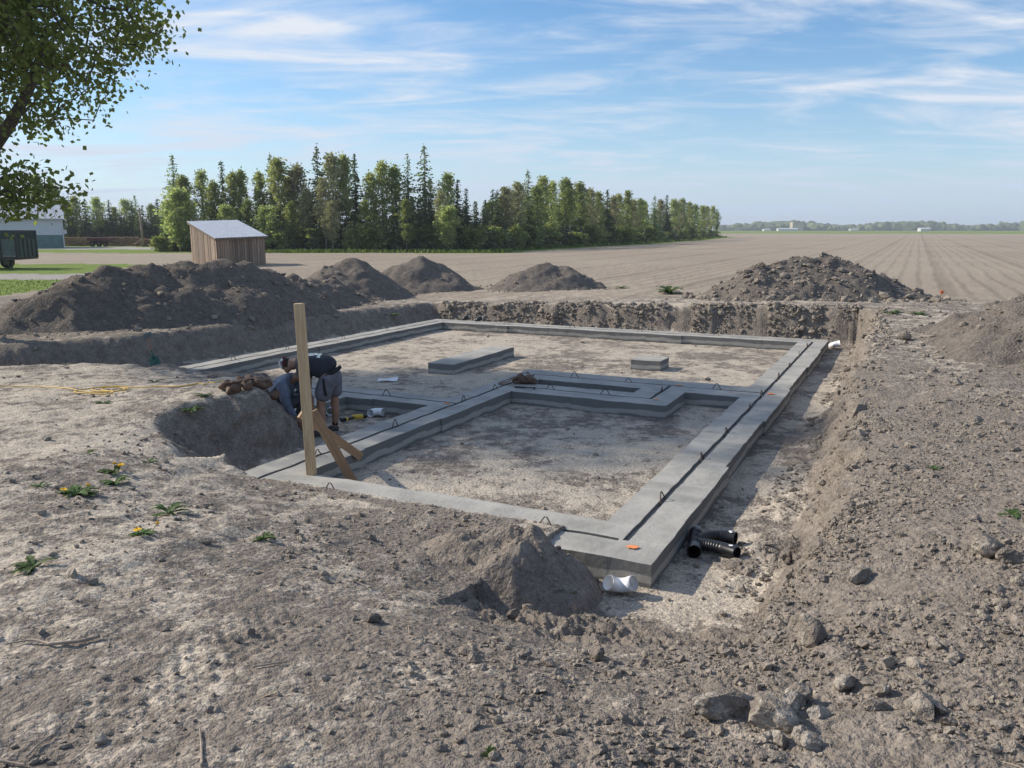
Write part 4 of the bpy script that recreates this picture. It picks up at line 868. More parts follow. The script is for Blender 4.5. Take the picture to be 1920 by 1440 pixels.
strap([(-.25, -.03, .03), (-.1, -.1, .11), (.05, .0, .13), (.2, .15, .14), (.36, .2, .06)], .06, M['leather'], tb2)
# yellow cord across the left ground, with a slack coil
pts = []
for px, py in ((-120, 724), (-40, 724), (20, 726), (80, 727), (130, 731)): pts.append((px, py))
coil = [(150, 737), (185, 740), (230, 736), (228, 731), (190, 730), (160, 734), (140, 738), (152, 741), (200, 743), (212, 739), (190, 734), (205, 730), (240, 732), (225, 737), (180, 737), (176, 732), (215, 728), (260, 730)]
tail = [(300, 727), (340, 727), (372, 722), (385, 724), (392, 720), (405, 722), (425, 718)]
P_ = []
for k, (px, py) in enumerate(pts+coil+tail):
    x, y, z = on_ground(px, py); P_.append(Vector((x, y, z+.018+(.012 if (px, py) in coil else 0))))
def smooth_path(P_, n=6):
    out_ = []
    for i in range(len(P_)-1):
        p0, p1, p2, p3 = P_[max(i-1, 0)], P_[i], P_[i+1], P_[min(i+2, len(P_)-1)]
        for k in range(n):
            t_ = k/n; out_.append(.5*((2*p1)+(p2-p0)*t_+(2*p0-5*p1+4*p2-p3)*t_*t_+(3*p1-p0-3*p2+p3)*t_**3))
    return out_+[P_[-1]]
sp_ = smooth_path(P_); gzz = gz(np.array([p.x for p in sp_]), np.array([p.y for p in sp_])); sp_ = [Vector((p.x, p.y, max(p.z, g__+.012))) for p, g__ in zip(sp_, gzz)]
tag(MB().tube(sp_, .0075, 6).build('extension_cord', M['cord'], None, True), 'yellow extension cord with a loose coil across the left ground', 'cord')
# shovel leaning on the left cut bank
a_, c_ = Vector(at(292, 689, 14.72)), Vector(at(277, 626, 15.05)); sv = empty('shovel', a_, 0, label='green shovel with wooden shaft leaning on the left cut bank', cat='shovel')
d_ = (c_-a_); ln = d_.length; dn_ = d_.normalized(); sd_ = Vector((1, .1, 0)); sd_ = (sd_-dn_*sd_.dot(dn_)).normalized(); nn = sd_.cross(dn_)
def sp3(s_, q, n_=0): return dn_*s_*ln+sd_*q+nn*n_
vs = []; prof = [(-.06, .012), (-.02, .06), (.06, .085), (.18, .09), (.30, .085), (.34, .04), (.36, .02)]
for s_, w_ in prof:
    for q in (-1, -.5, 0, .5, 1): vs.append(sp3(s_, q*w_, -.018*abs(q)))
fs = [(j*5+k, j*5+k+1, (j+1)*5+k+1, (j+1)*5+k) for j in range(len(prof)-1) for k in range(4)]
nb_ = len(vs); vs += [v_+nn*.004 for v_ in vs]; fs += [tuple(reversed([i+nb_ for i in f_])) for f_ in fs]
me_ = bpy.data.meshes.new('blade'); me_.from_pydata([tuple(v_) for v_ in vs], [], fs); me_.update(); link('blade', me_, M['green_steel'], sv)
MB().tube([sp3(.26, 0, .004), sp3(.48, 0, .012)], [.024, .019], 10).build('socket', M['green_steel'], sv, True)
MB().tube([sp3(.48, 0, .012), sp3(.7, 0, .016), sp3(.9, 0, .014)], .017, 10).build('shaft', M['ash'], sv, True)
MB().tube([sp3(.88, 0, .014), sp3(.92, -.05, .014), sp3(1.0, -.06, .014), sp3(1.01, .06, .014), sp3(.93, .055, .014), sp3(.88, .0, .014)], .016, 8).build('handle_grip', M['teal_plastic'], sv, True)
# drill on the floor of the pocket
x, y = W(660, 789, FLOOR)[:2]; dr = empty('cordless_drill', (x, y, FLOOR+.012), R(18), label='yellow and black cordless drill lying on the dirt behind the workers', cat='drill')
MB().tube([(.0, 0, .04), (.05, 0, .042), (.13, 0, .042), (.16, 0, .042)], [.030, .037, .036, .030], 12).build('body', M['yellow_tool'], dr, True)
MB().tube([(.16, 0, .042), (.19, 0, .042), (.22, 0, .042)], [.030, .032, .020], 12).build('chuck', M['black_tool'], dr, True)
MB().tube([(.03, -.01, .038), (-.03, -.05, .034), (-.075, -.075, .034)], [.022, .020, .022], 10).build('grip', M['black_tool'], dr, True)
MB().tube([(-.07, -.075, .036), (-.10, -.085, .036)], [.030, .030], 8).build('foot_plate', M['yellow_tool'], dr)
MB().box((-.135, -.095, .038), (.07, .085, .06), Matrix.Rotation(R(20), 3, 'Z')).build('battery', M['black_tool'], dr, bevel=.006)
x, y = W(727, 716, FLOOR)[:2]
vs = [(-.17+.34*i/4, -.09+.18*j/3+.02*i, .014*math.sin(i*1.3+j)+.006*j) for j in range(4) for i in range(5)]; fs = [(j*5+i, j*5+i+1, (j+1)*5+i+1, (j+1)*5+i) for j in range(3) for i in range(4)]
me_ = bpy.data.meshes.new('plan_sheet'); me_.from_pydata(vs, [], fs); me_.update(); o = link('plan_sheet', me_, M['paper'], loc=(x, y, FLOOR+.03)); tag(o, 'white sheet of paper lying on the excavation floor left of the long pad', 'paper')
so = o.modifiers.new('thick', 'SOLIDIFY'); so.thickness = .002
# orange marker flags on two heaps
M['orange_flag'] = simple('orange_plastic', (0.75, 0.16, 0.04), 0.6, 0.1, 20)
for px, py, Y, lab in ((678, 541, 26.0, 'small orange marker stake at the foot of the pointed heap'), (1763, 553, 22.3, 'small orange marker stake at the right foot of the big heap')):
    x, y, z = at(px, py, Y); g0 = gz1(x, y); fl_ = empty('marker_stake', (x, y, g0), 0, label=lab, cat='stake', group='orange marker stakes'); z = max(z, g0+.25)-g0
    MB().bar((0, 0, -.05), (.02, 0, z+.04), .02, .02, (0, 1, 0)).build('stake', M['brace'], fl_); MB().box((.03, -.012, z), (.09, .03, .08)).build('flag', M['orange_flag'], fl_, bevel=.006)

# ------------------------------------------------------------------ weeds, straw, twigs
def leaf_mat(name, c1, c2, trans=.25, nscale=0.6):
    m, t, b = material(name); p = pos_n(t); oi = tn(t, 'ShaderNodeObjectInfo'); gi = tn(t, 'ShaderNodeNewGeometry').outputs['Random Per Island']
    n = noise_n(t, p, nscale, 4, 0.6)
    f_ = math_n(t, 'ADD', math_n(t, 'MULTIPLY', gi, 0.55), math_n(t, 'MULTIPLY', range_n(t, n, 0.3, 0.7), 0.45))
    c = mix_n(t, f_, c1, c2); hv = tn(t, 'ShaderNodeHueSaturation'); t.links.new(c, hv.inputs['Color']); t.links.new(math_n(t, 'ADD', 0.8, math_n(t, 'MULTIPLY', oi.outputs['Random'], 0.4)), hv.inputs['Value'])
    t.links.new(math_n(t, 'ADD', 0.485, math_n(t, 'MULTIPLY', oi.outputs['Random'], 0.03)), hv.inputs['Hue'])
    c = hv.outputs[0]; t.links.new(c, b.inputs['Base Color']); b.inputs['Roughness'].default_value = 0.6; b.inputs['Specular IOR Level'].default_value = 0.25
    tr = tn(t, 'ShaderNodeBsdfTranslucent'); t.links.new(mix_n(t, 0.5, c, (0.25, 0.32, 0.04)), tr.inputs['Color']); mx_ = tn(t, 'ShaderNodeMixShader'); mx_.inputs[0].default_value = trans
    t.links.new(b.outputs[0], mx_.inputs[1]); t.links.new(tr.outputs[0], mx_.inputs[2]); t.links.new(mx_.outputs[0], t.nodes['Material Output'].inputs['Surface']); return m
M['weed'] = leaf_mat('weed_leaf', (0.045, 0.085, 0.025), (0.09, 0.155, 0.04), .2, 6)
M['flower'] = simple('dandelion_yellow', (0.75, 0.50, 0.01), 0.7, 0.15, 60)
M['straw'] = simple('dry_straw', (0.40, 0.31, 0.20), 0.85, 0.35, 3, coords='Object')
M['twig'] = simple('grey_twig', (0.27, 0.22, 0.18), 0.85, 0.3, 30)
def rosette(n, ln, seed, up_=.5):
    r_ = random.Random(seed); vs, fs = [], []
    for k in range(n):
        a = r_.uniform(0, 6.28); l_ = ln*r_.uniform(.55, 1.1); el = r_.uniform(.15, up_+.3); d_ = Vector((math.cos(a), math.sin(a), 0)); sd_ = Vector((-d_.y, d_.x, 0)); b0 = len(vs); m_ = 7
        for j in range(m_):
            t_ = j/(m_-1); w_ = l_*.16*math.sin(math.pi*min(1, t_*.9+.05))*(1.25 if j % 2 else .7)
            c_ = d_*l_*t_+Vector((0, 0, l_*(el*t_-.75*el*t_*t_))); vs += [tuple(c_+sd_*w_), tuple(c_-Vector((0, 0, .004))), tuple(c_-sd_*w_)]
        for j in range(m_-1):
            q = b0+3*j; fs += [(q, q+1, q+4, q+3), (q+1, q+2, q+5, q+4)]
    return vs, fs
def flower_mesh():
    b = MB(); vs, fs = [], []
    for ring, (n, r_, z_) in enumerate(((16, .022, .0), (12, .015, .006), (8, .008, .010))):
        for k in range(n):
            a = 6.283*k/n+ring*.2; d_ = Vector((math.cos(a), math.sin(a), 0)); s_ = Vector((-d_.y, d_.x, 0))*.0035; b0 = len(vs); vs += [tuple(d_*.003+s_+Vector((0, 0, z_-.004))), tuple(d_*.003-s_+Vector((0, 0, z_-.004))), tuple(d_*r_-s_+Vector((0, 0, z_))), tuple(d_*r_+s_+Vector((0, 0, z_)))]; fs.append((b0, b0+1, b0+2, b0+3))
    me_ = bpy.data.meshes.new('flower'); me_.from_pydata(vs, [], fs); me_.update(); me_.materials.append(M['flower']); return me_
fmesh = flower_mesh()
WEEDS = [((215, 885), 20, .13, [(-.02, .05), (.05, .02), (.06, -.03)], 'dandelion clump with three yellow flowers, farthest of the flowering ones'), ((217, 905), 22, .12, [], 'leafy weed clump just in front of the three-flowered dandelion'), ((145, 928), 34, .15, [(-.07, -.05), (.06, .05)], 'wide dandelion clump with two yellow flowers on the left'),
 ((318, 962), 14, .15, [], 'upright dark green leafy weed right of the dandelions'), ((268, 1002), 20, .10, [(.08, .05), (.0, -.07)], 'low dandelion with two yellow flowers, nearest of the flowering ones'), ((495, 1010), 16, .09, [], 'small weed alone right of the dandelions'), ((62, 1064), 16, .13, [], 'flat weed near the left edge'),
 ((360, 765), 24, .16, [], 'long weed patch on the bank top behind the cut face'), ((193, 757), 14, .12, [], 'small weed by the coiled yellow cord'), ((385, 742), 12, .14, [], 'weed tuft left of the tool pouches'), ((280, 867), 10, .09, [], 'tiny weed below the cut bank'), ((290, 716), 12, .13, [], 'weed tuft in front of the shovel'), ((75, 914), 8, .09, [], 'small weed left of the wide dandelion'), ((165, 850), 7, .08, [], 'tiny dark weed high on the left ground'),
 ((915, 1415), 14, .035, [], 'tiny bright green seedling at the bottom edge'), ((1255, 551), 40, .55, [], 'tall green weed patch behind the far bank'), ((1670, 588), 16, .30, [], 'weed on the lit ground right of the far corner'), ((1720, 590), 14, .26, [], 'low green weed farther right on the lit ground'), ((1900, 968), 14, .13, [], 'low weed at the right edge'), ((1165, 540), 20, .35, [], 'low weed between the smallest heap and the big heap'), ((735, 588), 14, .3, [], 'weed on the left berm behind the post'), ((1750, 880), 7, .09, [], 'tiny weed on the right bank')]
for k, ((px, py), n, ln, fl_, lab) in enumerate(WEEDS):
    x, y, z = place_px(px, py); vs, fs = rosette(n, ln, k, .5 if k not in (3, 14, 15) else 1.1); 
    me_ = bpy.data.meshes.new('leaves'); me_.from_pydata(vs, [], fs); me_.update()
    wd = empty('weed', (x, y, z+.004), 0, label=lab, cat='weed', group='weeds on the bare soil'); link('leaves', me_, M['weed'], wd)
    for (dx_, dy_) in fl_:
        MB().tube([(dx_*.5, dy_*.5, 0), (dx_, dy_, .05)], .003, 5).build('stalk', M['weed'], wd); o = link('flower', fmesh, None, wd, loc=(dx_, dy_, .055)); o.rotation_euler = (random.uniform(-.5, .1), random.uniform(-.4, .4), 0); o.scale = (1.3, 1.3, 1.3)
def twig(pxs, r_, lab, lift=.012):
    P_ = []
    for px, py in pxs: x, y, z = place_px(px, py); P_.append(Vector((x, y, z+lift)))
    sp__ = smooth_path(P_, 5); n = len(sp__); o = MB().tube(sp__, [r_*(1-.6*k/n) for k in range(n)], 6).build('twig', M['twig'], None, True); tag(o, lab, 'twig', 'dead twigs on the ground')
twig([(188, 1198), (150, 1208), (100, 1213), (88, 1212), (60, 1206), (10, 1214)], .010, 'long crooked pale twig lying at the left edge', .016)
twig([(379, 1440), (378, 1405), (375, 1372)], .0065, 'straight thin twig pointing up from the bottom edge')
twig([(50, 1425), (75, 1400), (105, 1378)], .006, 'thin dark twig in the bottom left corner')
twig([(475, 1255), (500, 1251), (538, 1245)], .006, 'short twig in the foreground right of the tyre print')
twig([(0, 1432), (25, 1436), (48, 1440)], .006, 'short twig at the very bottom left')
n = 900; vs, fs = [], []
xx = rng.uniform(-4.5, 5.5, n); yy = rng.uniform(2.0, 11, n); kk = (fbm(xx, yy, 1.2, 3, 170) > -.05) & (polysd(*uvw(xx, yy)) > .3) & (np.abs(xx) < .75*yy+.4); xx, yy = xx[kk], yy[kk]; zz = gz(xx, yy)
for x, y, z in zip(xx, yy, zz):
    a = random.uniform(0, 6.28); l_ = random.uniform(.015, .06); d_ = Vector((math.cos(a), math.sin(a), random.uniform(-.1, .35)))*l_; s_ = Vector((-math.sin(a), math.cos(a), 0))*random.uniform(.0008, .0022); c_ = Vector((x, y, z+.010)); b0 = len(vs)
    up_ = Vector((0, 0, .002)); vs += [tuple(c_-d_+s_), tuple(c_-d_-s_), tuple(c_-s_+up_*2), tuple(c_+s_+up_*2), tuple(c_+d_-s_), tuple(c_+d_+s_)]; fs += [(b0, b0+1, b0+2, b0+3), (b0+3, b0+2, b0+4, b0+5)]
me_ = bpy.data.meshes.new('straw_litter'); me_.from_pydata(vs, [], fs); me_.update(); tag(link('straw_litter', me_, M['straw']), 'scattered bits of dry straw on the near ground', 'straw', kind='stuff')

# ------------------------------------------------------------------ plank shed
M['plank'] = wood_material('weathered_plank', (0.19, 0.135, 0.095), (0.36, 0.275, 0.205), 0.85)
M['tin'] = simple('galvanised_sheet', (0.46, 0.49, 0.53), 0.45, 0.10, 3, 0.35)
M['fascia'] = wood_material('fascia_board', (0.14, 0.10, 0.075), (0.22, 0.17, 0.125), 0.85, axis=0)
M['dark_in'] = simple('interior_shade', (0.02, 0.018, 0.016), 0.9)
sx_, sy_ = at(407, 470, 50)[:2]
shed = empty('plank_shed', (sx_, sy_, 0), 0, label='small weathered plank shed with sloping metal roof behind the long ridge', cat='shed')
A_ = R(50); dl = Vector((-math.cos(A_), math.sin(A_), 0)); dr_ = Vector((math.sin(A_), math.cos(A_), 0)); LL, LR = 4.3, 3.0
hl, hh_ = 1.62, 2.55
def plank_wall(o0, d_, length, h0, h1, n, nrm):
    x_ = 0; rr = random.Random(int(length*100)); ws = [rr.uniform(.75, 1.3) for _ in range(n)]; tot = sum(ws)
    for w_ in ws:
        wd_ = w_/tot*length; m0_ = (x_+.011)/length; m1_ = (x_+wd_-.011)/length; p0, p1 = o0+d_*(x_+.011), o0+d_*(x_+wd_-.011); out_ = nrm*rr.uniform(.0, .03); t_ = nrm*.025
        za, zb = h0+(h1-h0)*m0_-.02, h0+(h1-h0)*m1_-.02; zb0 = rr.uniform(-.08, .0)
        q = [p0+out_+Vector((0, 0, zb0)), p1+out_+Vector((0, 0, zb0)), p1+out_+Vector((0, 0, zb)), p0+out_+Vector((0, 0, za))]; q2 = [p+t_ for p in q]
        c_ = (p0+p1)/2; vs = [tuple(p-c_) for p in q+q2]
        me_ = bpy.data.meshes.new('plank'); me_.from_pydata(vs, [], [(0, 3, 2, 1), (4, 5, 6, 7), (0, 1, 5, 4), (1, 2, 6, 5), (2, 3, 7, 6), (3, 0, 4, 7)]); me_.update()
        bm = bmesh.new(); bm.from_mesh(me_); bmesh.ops.recalc_face_normals(bm, faces=bm.faces); bm.to_mesh(me_); bm.free()
        link('plank', me_, M['plank'], shed, loc=c_); x_ += wd_
O0 = Vector((0, 0, 0))
plank_wall(O0, dl, LL, hl, hh_, 18, -dr_); plank_wall(O0, dr_, LR, hl, hl+.1, 19, -dl)
plank_wall(dl*LL, dr_, LR, hh_, hh_+.1, 18, dl); plank_wall(dr_*LR, dl, LL, hl+.1, hh_+.1, 16, dr_)
core = MB(); core.add([tuple(p) for p in (O0+dl*.03+dr_*.03, dl*(LL-.03)+dr_*.03, dl*(LL-.03)+dr_*(LR-.03), dr_*(LR-.03)+dl*.03)]+[tuple(p+Vector((0, 0, h))) for p, h in ((O0+dl*.03+dr_*.03, hl-.08), (dl*(LL-.03)+dr_*.03, hh_-.08), (dl*(LL-.03)+dr_*(LR-.03), hh_), (dr_*(LR-.03)+dl*.03, hl))], [(0, 1, 2, 3), (4, 7, 6, 5), (0, 4, 5, 1), (1, 5, 6, 2), (2, 6, 7, 3), (3, 7, 4, 0)]); core.build('shade_core', M['dark_in'], shed)  # near-black core standing in for the unlit inside between the planks
# roof: ribbed metal sheets on fascia boards
def rp(a, b, z_): return dl*a+dr_*b+Vector((0, 0, hl+(hh_-hl)*a/LL+.1*b/LR+z_))
ns = 5; a0, a1, b0_, b1_ = -.22, LL+.18, -.18, LR+.18
for k in range(ns):
    ba, bb = b0_+(b1_-b0_)*k/ns+.004, b0_+(b1_-b0_)*(k+1)/ns-.004; q = MB(); vs = []; nr_ = 12
    for i in range(nr_+1):
        b__ = ba+(bb-ba)*i/nr_; zr = .115+(.022 if i % 4 == 2 else 0)+k % 2*.006
        vs += [tuple(rp(a0, b__, zr)), tuple(rp(a1, b__, zr)), tuple(rp(a0, b__, zr-.012)), tuple(rp(a1, b__, zr-.012))]
    fs = []
    for i in range(nr_): p = 4*i; fs += [(p, p+1, p+5, p+4), (p+2, p+6, p+7, p+3), (p, p+4, p+6, p+2), (p+1, p+3, p+7, p+5)]
    q.add(vs, fs); q.build('roof_sheet', M['tin'], shed)
for pa, pb__ in (((a0+.05, b0_+.05), (a1-.05, b0_+.05)), ((a0+.05, b0_+.05), (a0+.05, b1_-.05)), ((a0+.05, b1_-.05), (a1-.05, b1_-.05)), ((a1-.05, b0_+.05), (a1-.05, b1_-.05))):
    MB().bar(rp(*pa, .04), rp(*pb__, .04), .05, .13).build('fascia', M['fascia'], shed)

# ------------------------------------------------------------------ farmyard at the left
M['siding'] = simple('white_siding', (0.62, 0.64, 0.66), 0.6, 0.06, 1, stretch=(1, 1, 8)); M['teal_wall'] = simple('teal_painted_block', (0.10, 0.20, 0.19), 0.7, 0.15, 2); M['barn_roof'] = simple('pale_metal_roof', (0.48, 0.50, 0.53), 0.45, 0.08, 2, 0.3); M['trim'] = simple('white_trim', (0.6, 0.6, 0.6), 0.6, 0.05)
bxr = at(119, 450, 100)[0]; barn = empty('barn', (bxr-9*math.cos(R(31)), 100-9*math.sin(R(31)), 0), R(31), label='white sided barn with teal base and pale metal roof at the left edge', cat='barn')
for k in range(13):
    z0_ = 1.55+k*.155
    MB().add([(-9, -.03, z0_), (9, -.03, z0_), (9, -.002, z0_+.155), (-9, -.002, z0_+.155), (-9, .05, z0_), (9, .05, z0_), (9, .05, z0_+.155), (-9, .05, z0_+.155)], [(0, 1, 2, 3), (1, 5, 6, 2), (3, 2, 6, 7), (0, 4, 5, 1), (0, 3, 7, 4), (4, 7, 6, 5)]).build('siding_board', M['siding'], barn)
MB().box((0, .1, .77), (17.9, .2, 1.54)).build('base_wall', M['teal_wall'], barn)
MB().add([(9, .05, 0), (9, 8, 0), (9, 8, 3.55), (9, 4, 5.1), (9, .05, 3.55), (8.9, .05, 0), (8.9, 8, 0), (8.9, 8, 3.55), (8.9, 4, 5.1), (8.9, .05, 3.55)], [(0, 1, 2, 3, 4), (9, 8, 7, 6, 5), (0, 5, 6, 1), (1, 6, 7, 2)]).build('gable_wall', M['siding'], barn)
rf = MB().add([(-9.4, -.5, 3.45), (9.4, -.5, 3.45), (9.4, 4, 5.15), (-9.4, 4, 5.15), (-9.4, 8.5, 3.45), (9.4, 8.5, 3.45), (-9.4, -.5, 3.36), (9.4, -.5, 3.36), (9.4, 4, 5.06), (-9.4, 4, 5.06), (-9.4, 8.5, 3.36), (9.4, 8.5, 3.36)], [(0, 1, 2, 3), (3, 2, 5, 4), (6, 9, 8, 7), (9, 10, 11, 8), (0, 6, 7, 1), (1, 7, 8, 2), (2, 8, 11, 5), (3, 9, 6, 0), (4, 10, 9, 3)]).build('roof', M['barn_roof'], barn)
for k in range(20): MB().bar((-9.2+k*.97, -.5, 3.475), (-9.2+k*.97, 4, 5.175), .05, .04).build('rib', M['barn_roof'], rf)
MB().box((9.03, -.02, 1.75), (.12, .12, 3.5)).build('corner_trim', M['trim'], barn); MB().box((9.25, -.05, 1.9), (.35, .25, .45)).build('meter_box', M['trim'], barn)
M['tr_green'] = simple('dark_green_panel', (0.020, 0.050, 0.042), 0.5, 0.2, 3); M['tr_black'] = simple('black_frame_paint', (0.010, 0.012, 0.012), 0.5, 0.2, 3); M['tyre'] = simple('tyre_rubber', (0.014, 0.014, 0.014), 0.85, 0.2, 10); M['mesh_green'] = simple('grey_green_tarp', (0.085, 0.12, 0.11), 0.7, 0.2, 2)
txr = at(30, 470, 46)[0]; tr_ = empty('trailer', (txr-3.4, 46, 0), R(3), label='dark green high-sided farm trailer at the left edge on the grass', cat='trailer')
MB().box((0, 1.0, .62), (6.8, 2.2, .18)).build('bed', M['tr_black'], tr_)
for k in range(8):
    xa = -3.36+k*.84
    MB().box((xa+.42, -.04, 1.22), (.80, .04, .92)).build('side_panel', M['mesh_green'], tr_)
for k in range(9): MB().box((-3.36+k*.84, -.08, 1.40), (.09, .06, 1.45)).build('stake', M['tr_black'], tr_)
MB().box((0, -.10, 2.10), (6.85, .08, .10)).build('top_rail', M['tr_black'], tr_); MB().box((0, -.09, 1.70), (6.85, .05, .05)).build('top_rail', M['tr_black'], tr_); MB().box((0, 2.1, 1.35), (6.85, .06, 1.5)).build('far_side', M['tr_green'], tr_)
for k in range(5): MB().box((3.40, .2+k*.45, 1.40), (.05, .07, 1.45)).build('end_stake', M['tr_black'], tr_)
MB().box((3.37, 1.0, 1.2), (.04, 2.0, .95)).build('end_panel', M['tr_green'], tr_); MB().box((3.38, 1.0, 2.10), (.09, 2.2, .10)).build('end_rail', M['tr_black'], tr_)
for xa in (-2.6, .9, 1.75):
    for ya in (.15, 1.9):
        wl_ = MB().tube([(xa, ya-.12, .36), (xa, ya+.12, .36)], .36, 18).build('wheel', M['tyre'], tr_); MB().tube([(xa, ya-.135, .36), (xa, ya-.125, .36)], .19, 12).build('rim', M['trim'], wl_)
MB().bar((2.2, .1, .55), (3.0, .0, .1), .05, .05).build('prop', M['tr_black'], tr_); MB().bar((3.0, .0, .6), (3.0, .0, .0), .06, .06).build('jack', M['tr_black'], tr_)
# firewood
M['log_end'] = wood_material('split_log', (0.20, 0.115, 0.065), (0.40, 0.26, 0.155), 0.85)
def log_stack(name, x0, x1, Y, h, lab, n, heap=False):
    vs, fs = [], []; r_ = random.Random(n); b = MB()
    for k in range(n):
        if heap: t_ = r_.gauss(.5, .2); x_ = x0+(x1-x0)*t_; z_ = r_.random()*h*max(.05, 1-abs(t_-.4)*2.0); a_ = r_.uniform(0, 3.1); d_ = Vector((math.cos(a_), math.sin(a_), r_.uniform(-.3, .3)))*.22
        else: x_ = r_.uniform(x0, x1); z_ = r_.random()*h; d_ = Vector((0, .25, 0))
        q = r_.uniform(.05, .10); c_ = Vector((x_-(x0+x1)/2, r_.uniform(-.25, .1) if not heap else r_.uniform(-.8, .8), z_+.05)); b.tube([c_-d_, c_+d_], q, 5)
    o = empty(name, ((x0+x1)/2, Y, 0), 0, label=lab, cat='woodpile'); lg = b.build('log', M['log_end'], o); lg['kind'] = 'stuff'
    if not heap: MB().box((0, .12, h/2), (x1-x0, .4, h)).build('inner_stack', M['log_end'], o)
    return o
lx = lambda px, Y: at(px, 455, Y)[0]
log_stack('firewood_stack', lx(122, 112), lx(172, 112), 112, 1.05, 'stacked firewood wall between the barn and the red wagon', 500)
log_stack('firewood_stack', lx(206, 112), lx(262, 112), 112, 1.1, 'stacked firewood wall between the red wagon and the utility pole', 600)
log_stack('log_heap', lx(250, 109), lx(312, 109), 109, 1.0, 'loose heap of split logs behind the utility pole', 320, True)
M['red_paint'] = simple('dull_red_paint', (0.10, 0.022, 0.020), 0.6, 0.25, 3)
wg = empty('farm_wagon', (lx(190, 108), 108, 0), 0, label='dull red farm wagon standing in front of the firewood wall', cat='wagon')
MB().box((0, 0, .95), (2.9, 1.6, .45)).build('box', M['red_paint'], wg, bevel=.03); MB().box((0, 0, .62), (2.4, 1.0, .14)).build('chassis', M['tr_black'], wg); MB().bar((1.3, 0, .6), (2.3, 0, .45), .08, .08).build('tongue', M['tr_black'], wg)
for xa in (-.85, .0, .85):
    q = MB().tube([(xa, -.75, .34), (xa, -.5, .34)], .34, 16).build('wheel', M['tyre'], wg); MB().tube([(xa, -.765, .34), (xa, -.755, .34)], .17, 10).build('rim', M['red_paint'], q)
pl_ = empty('utility_pole', (lx(268, 107), 107, 0), 0, label='weathered wooden utility pole beside the log heap', cat='pole')
MB().tube([(0, 0, 0), (-.05, 0, 2.4), (-.12, 0, 4.9)], [.15, .13, .11], 10).build('shaft', M['plank'], pl_, True); MB().bar((-.5, -.1, 4.55), (.3, -.1, 4.6), .09, .09).build('cross_arm', M['plank'], pl_)
for px, hgt, lab in ((311, 1.0, 'thin white marker post right of the log heap'), (326, 1.1, 'thin white marker post left of the plank shed')):
    o = empty('marker_post', (lx(px, 106), 106, 0), 0, label=lab, cat='post', group='white marker posts'); MB().tube([(0, 0, 0), (0, 0, hgt)], .06, 8).build('shaft', M['trim'], o); MB().tube([(0, 0, hgt), (0, 0, hgt+.12)], [.09, .05], 8).build('cap', M['trim'], o)

# ------------------------------------------------------------------ far buildings
M['tan'] = simple('tan_cladding', (0.40, 0.33, 0.26), 0.8, 0.08, .1); M['far_white'] = simple('far_white_sheet', (0.55, 0.56, 0.57), 0.6, 0.05, .1); M['far_grey'] = simple('far_grey_roof', (0.45, 0.47, 0.5), 0.7, 0.05, .1)
def fpx(px, Y): return at(px, 430, Y)[0]
tw = empty('tan_silo_building', (fpx(1493, 1150), 1150, 0), 0, label='tall tan block-shaped farm building on the horizon', cat='building')
MB().box((0, 0, 5.6), (14.5, 12, 11.2)).build('wall', M['tan'], tw); MB().box((0, 0, 11.5), (14.2, 12.6, .6)).build('roof', M['tan'], tw)
for (px, Y, w_, h_, lab) in ((1476, 1100, 26, 3.4, 'low grey-white farm shed left of the tan block building'), (1600, 1250, 12, 2.8, 'small pale farm shed in the middle of the horizon woods'), (1733, 900, 11, 3.6, 'long white shed alone on the right horizon'), (1437, 1150, 9, 2.6, 'tiny white shed at the left of the horizon woods')):
    o = empty('farm_shed', (fpx(px, Y), Y, 0), 0, label=lab, cat='building', group='far farm sheds'); MB().box((0, 0, h_*.4), (w_, 8, h_*.8)).build('wall', M['far_white'], o); MB().add([(-w_/2-.3, -4.4, h_*.8), (w_/2+.3, -4.4, h_*.8), (w_/2+.3, 0, h_*1.1), (-w_/2-.3, 0, h_*1.1), (-w_/2-.3, 4.4, h_*.8), (w_/2+.3, 4.4, h_*.8)], [(0, 1, 2, 3), (3, 2, 5, 4), (0, 3, 4), (1, 5, 2)]).build('roof', M['far_white'], o)

# ------------------------------------------------------------------ trees
M['bark'] = simple('grey_bark', (0.115, 0.095, 0.08), 0.9, 0.35, 6, stretch=(1, 1, .3)); M['bark_pale'] = simple('pale_bark', (0.20, 0.18, 0.155), 0.9, 0.3, 6, stretch=(1, 1, .3))
M['lf_light'] = leaf_mat('young_leaf', (0.29, 0.33, 0.12), (0.52, 0.56, 0.26), .6); M['lf_mid'] = leaf_mat('mid_leaf', (0.17, 0.215, 0.08), (0.37, 0.42, 0.18), .55)
M['lf_bud'] = leaf_mat('budding_twig', (0.29, 0.26, 0.16), (0.45, 0.44, 0.25), .35); M['needle'] = leaf_mat('spruce_needle', (0.045, 0.07, 0.042), (0.12, 0.165, 0.09), .25); M['needle_b'] = leaf_mat('blue_green_needle', (0.10, 0.15, 0.095), (0.21, 0.28, 0.165), .55)
def quads(C, S, asp=1.0, dirs=None, seed=0):
    r_ = np.random.default_rng(seed); n = len(C); a = r_.normal(size=(n, 3)); a /= np.linalg.norm(a, axis=1)[:, None]
    if dirs is not None: a = dirs
    b = np.cross(a, r_.normal(size=(n, 3))); b /= np.linalg.norm(b, axis=1)[:, None]+1e-9
    S = np.asarray(S).reshape(-1, 1); a = a*S*asp; b = b*S
    # pointed leaf: four corners of a kite
    V_ = np.stack([C-a, C+b*.8-a*.1, C+a, C-b*.8-a*.1], 1).reshape(-1, 3); F_ = np.arange(4*n).reshape(-1, 4); return V_, F_
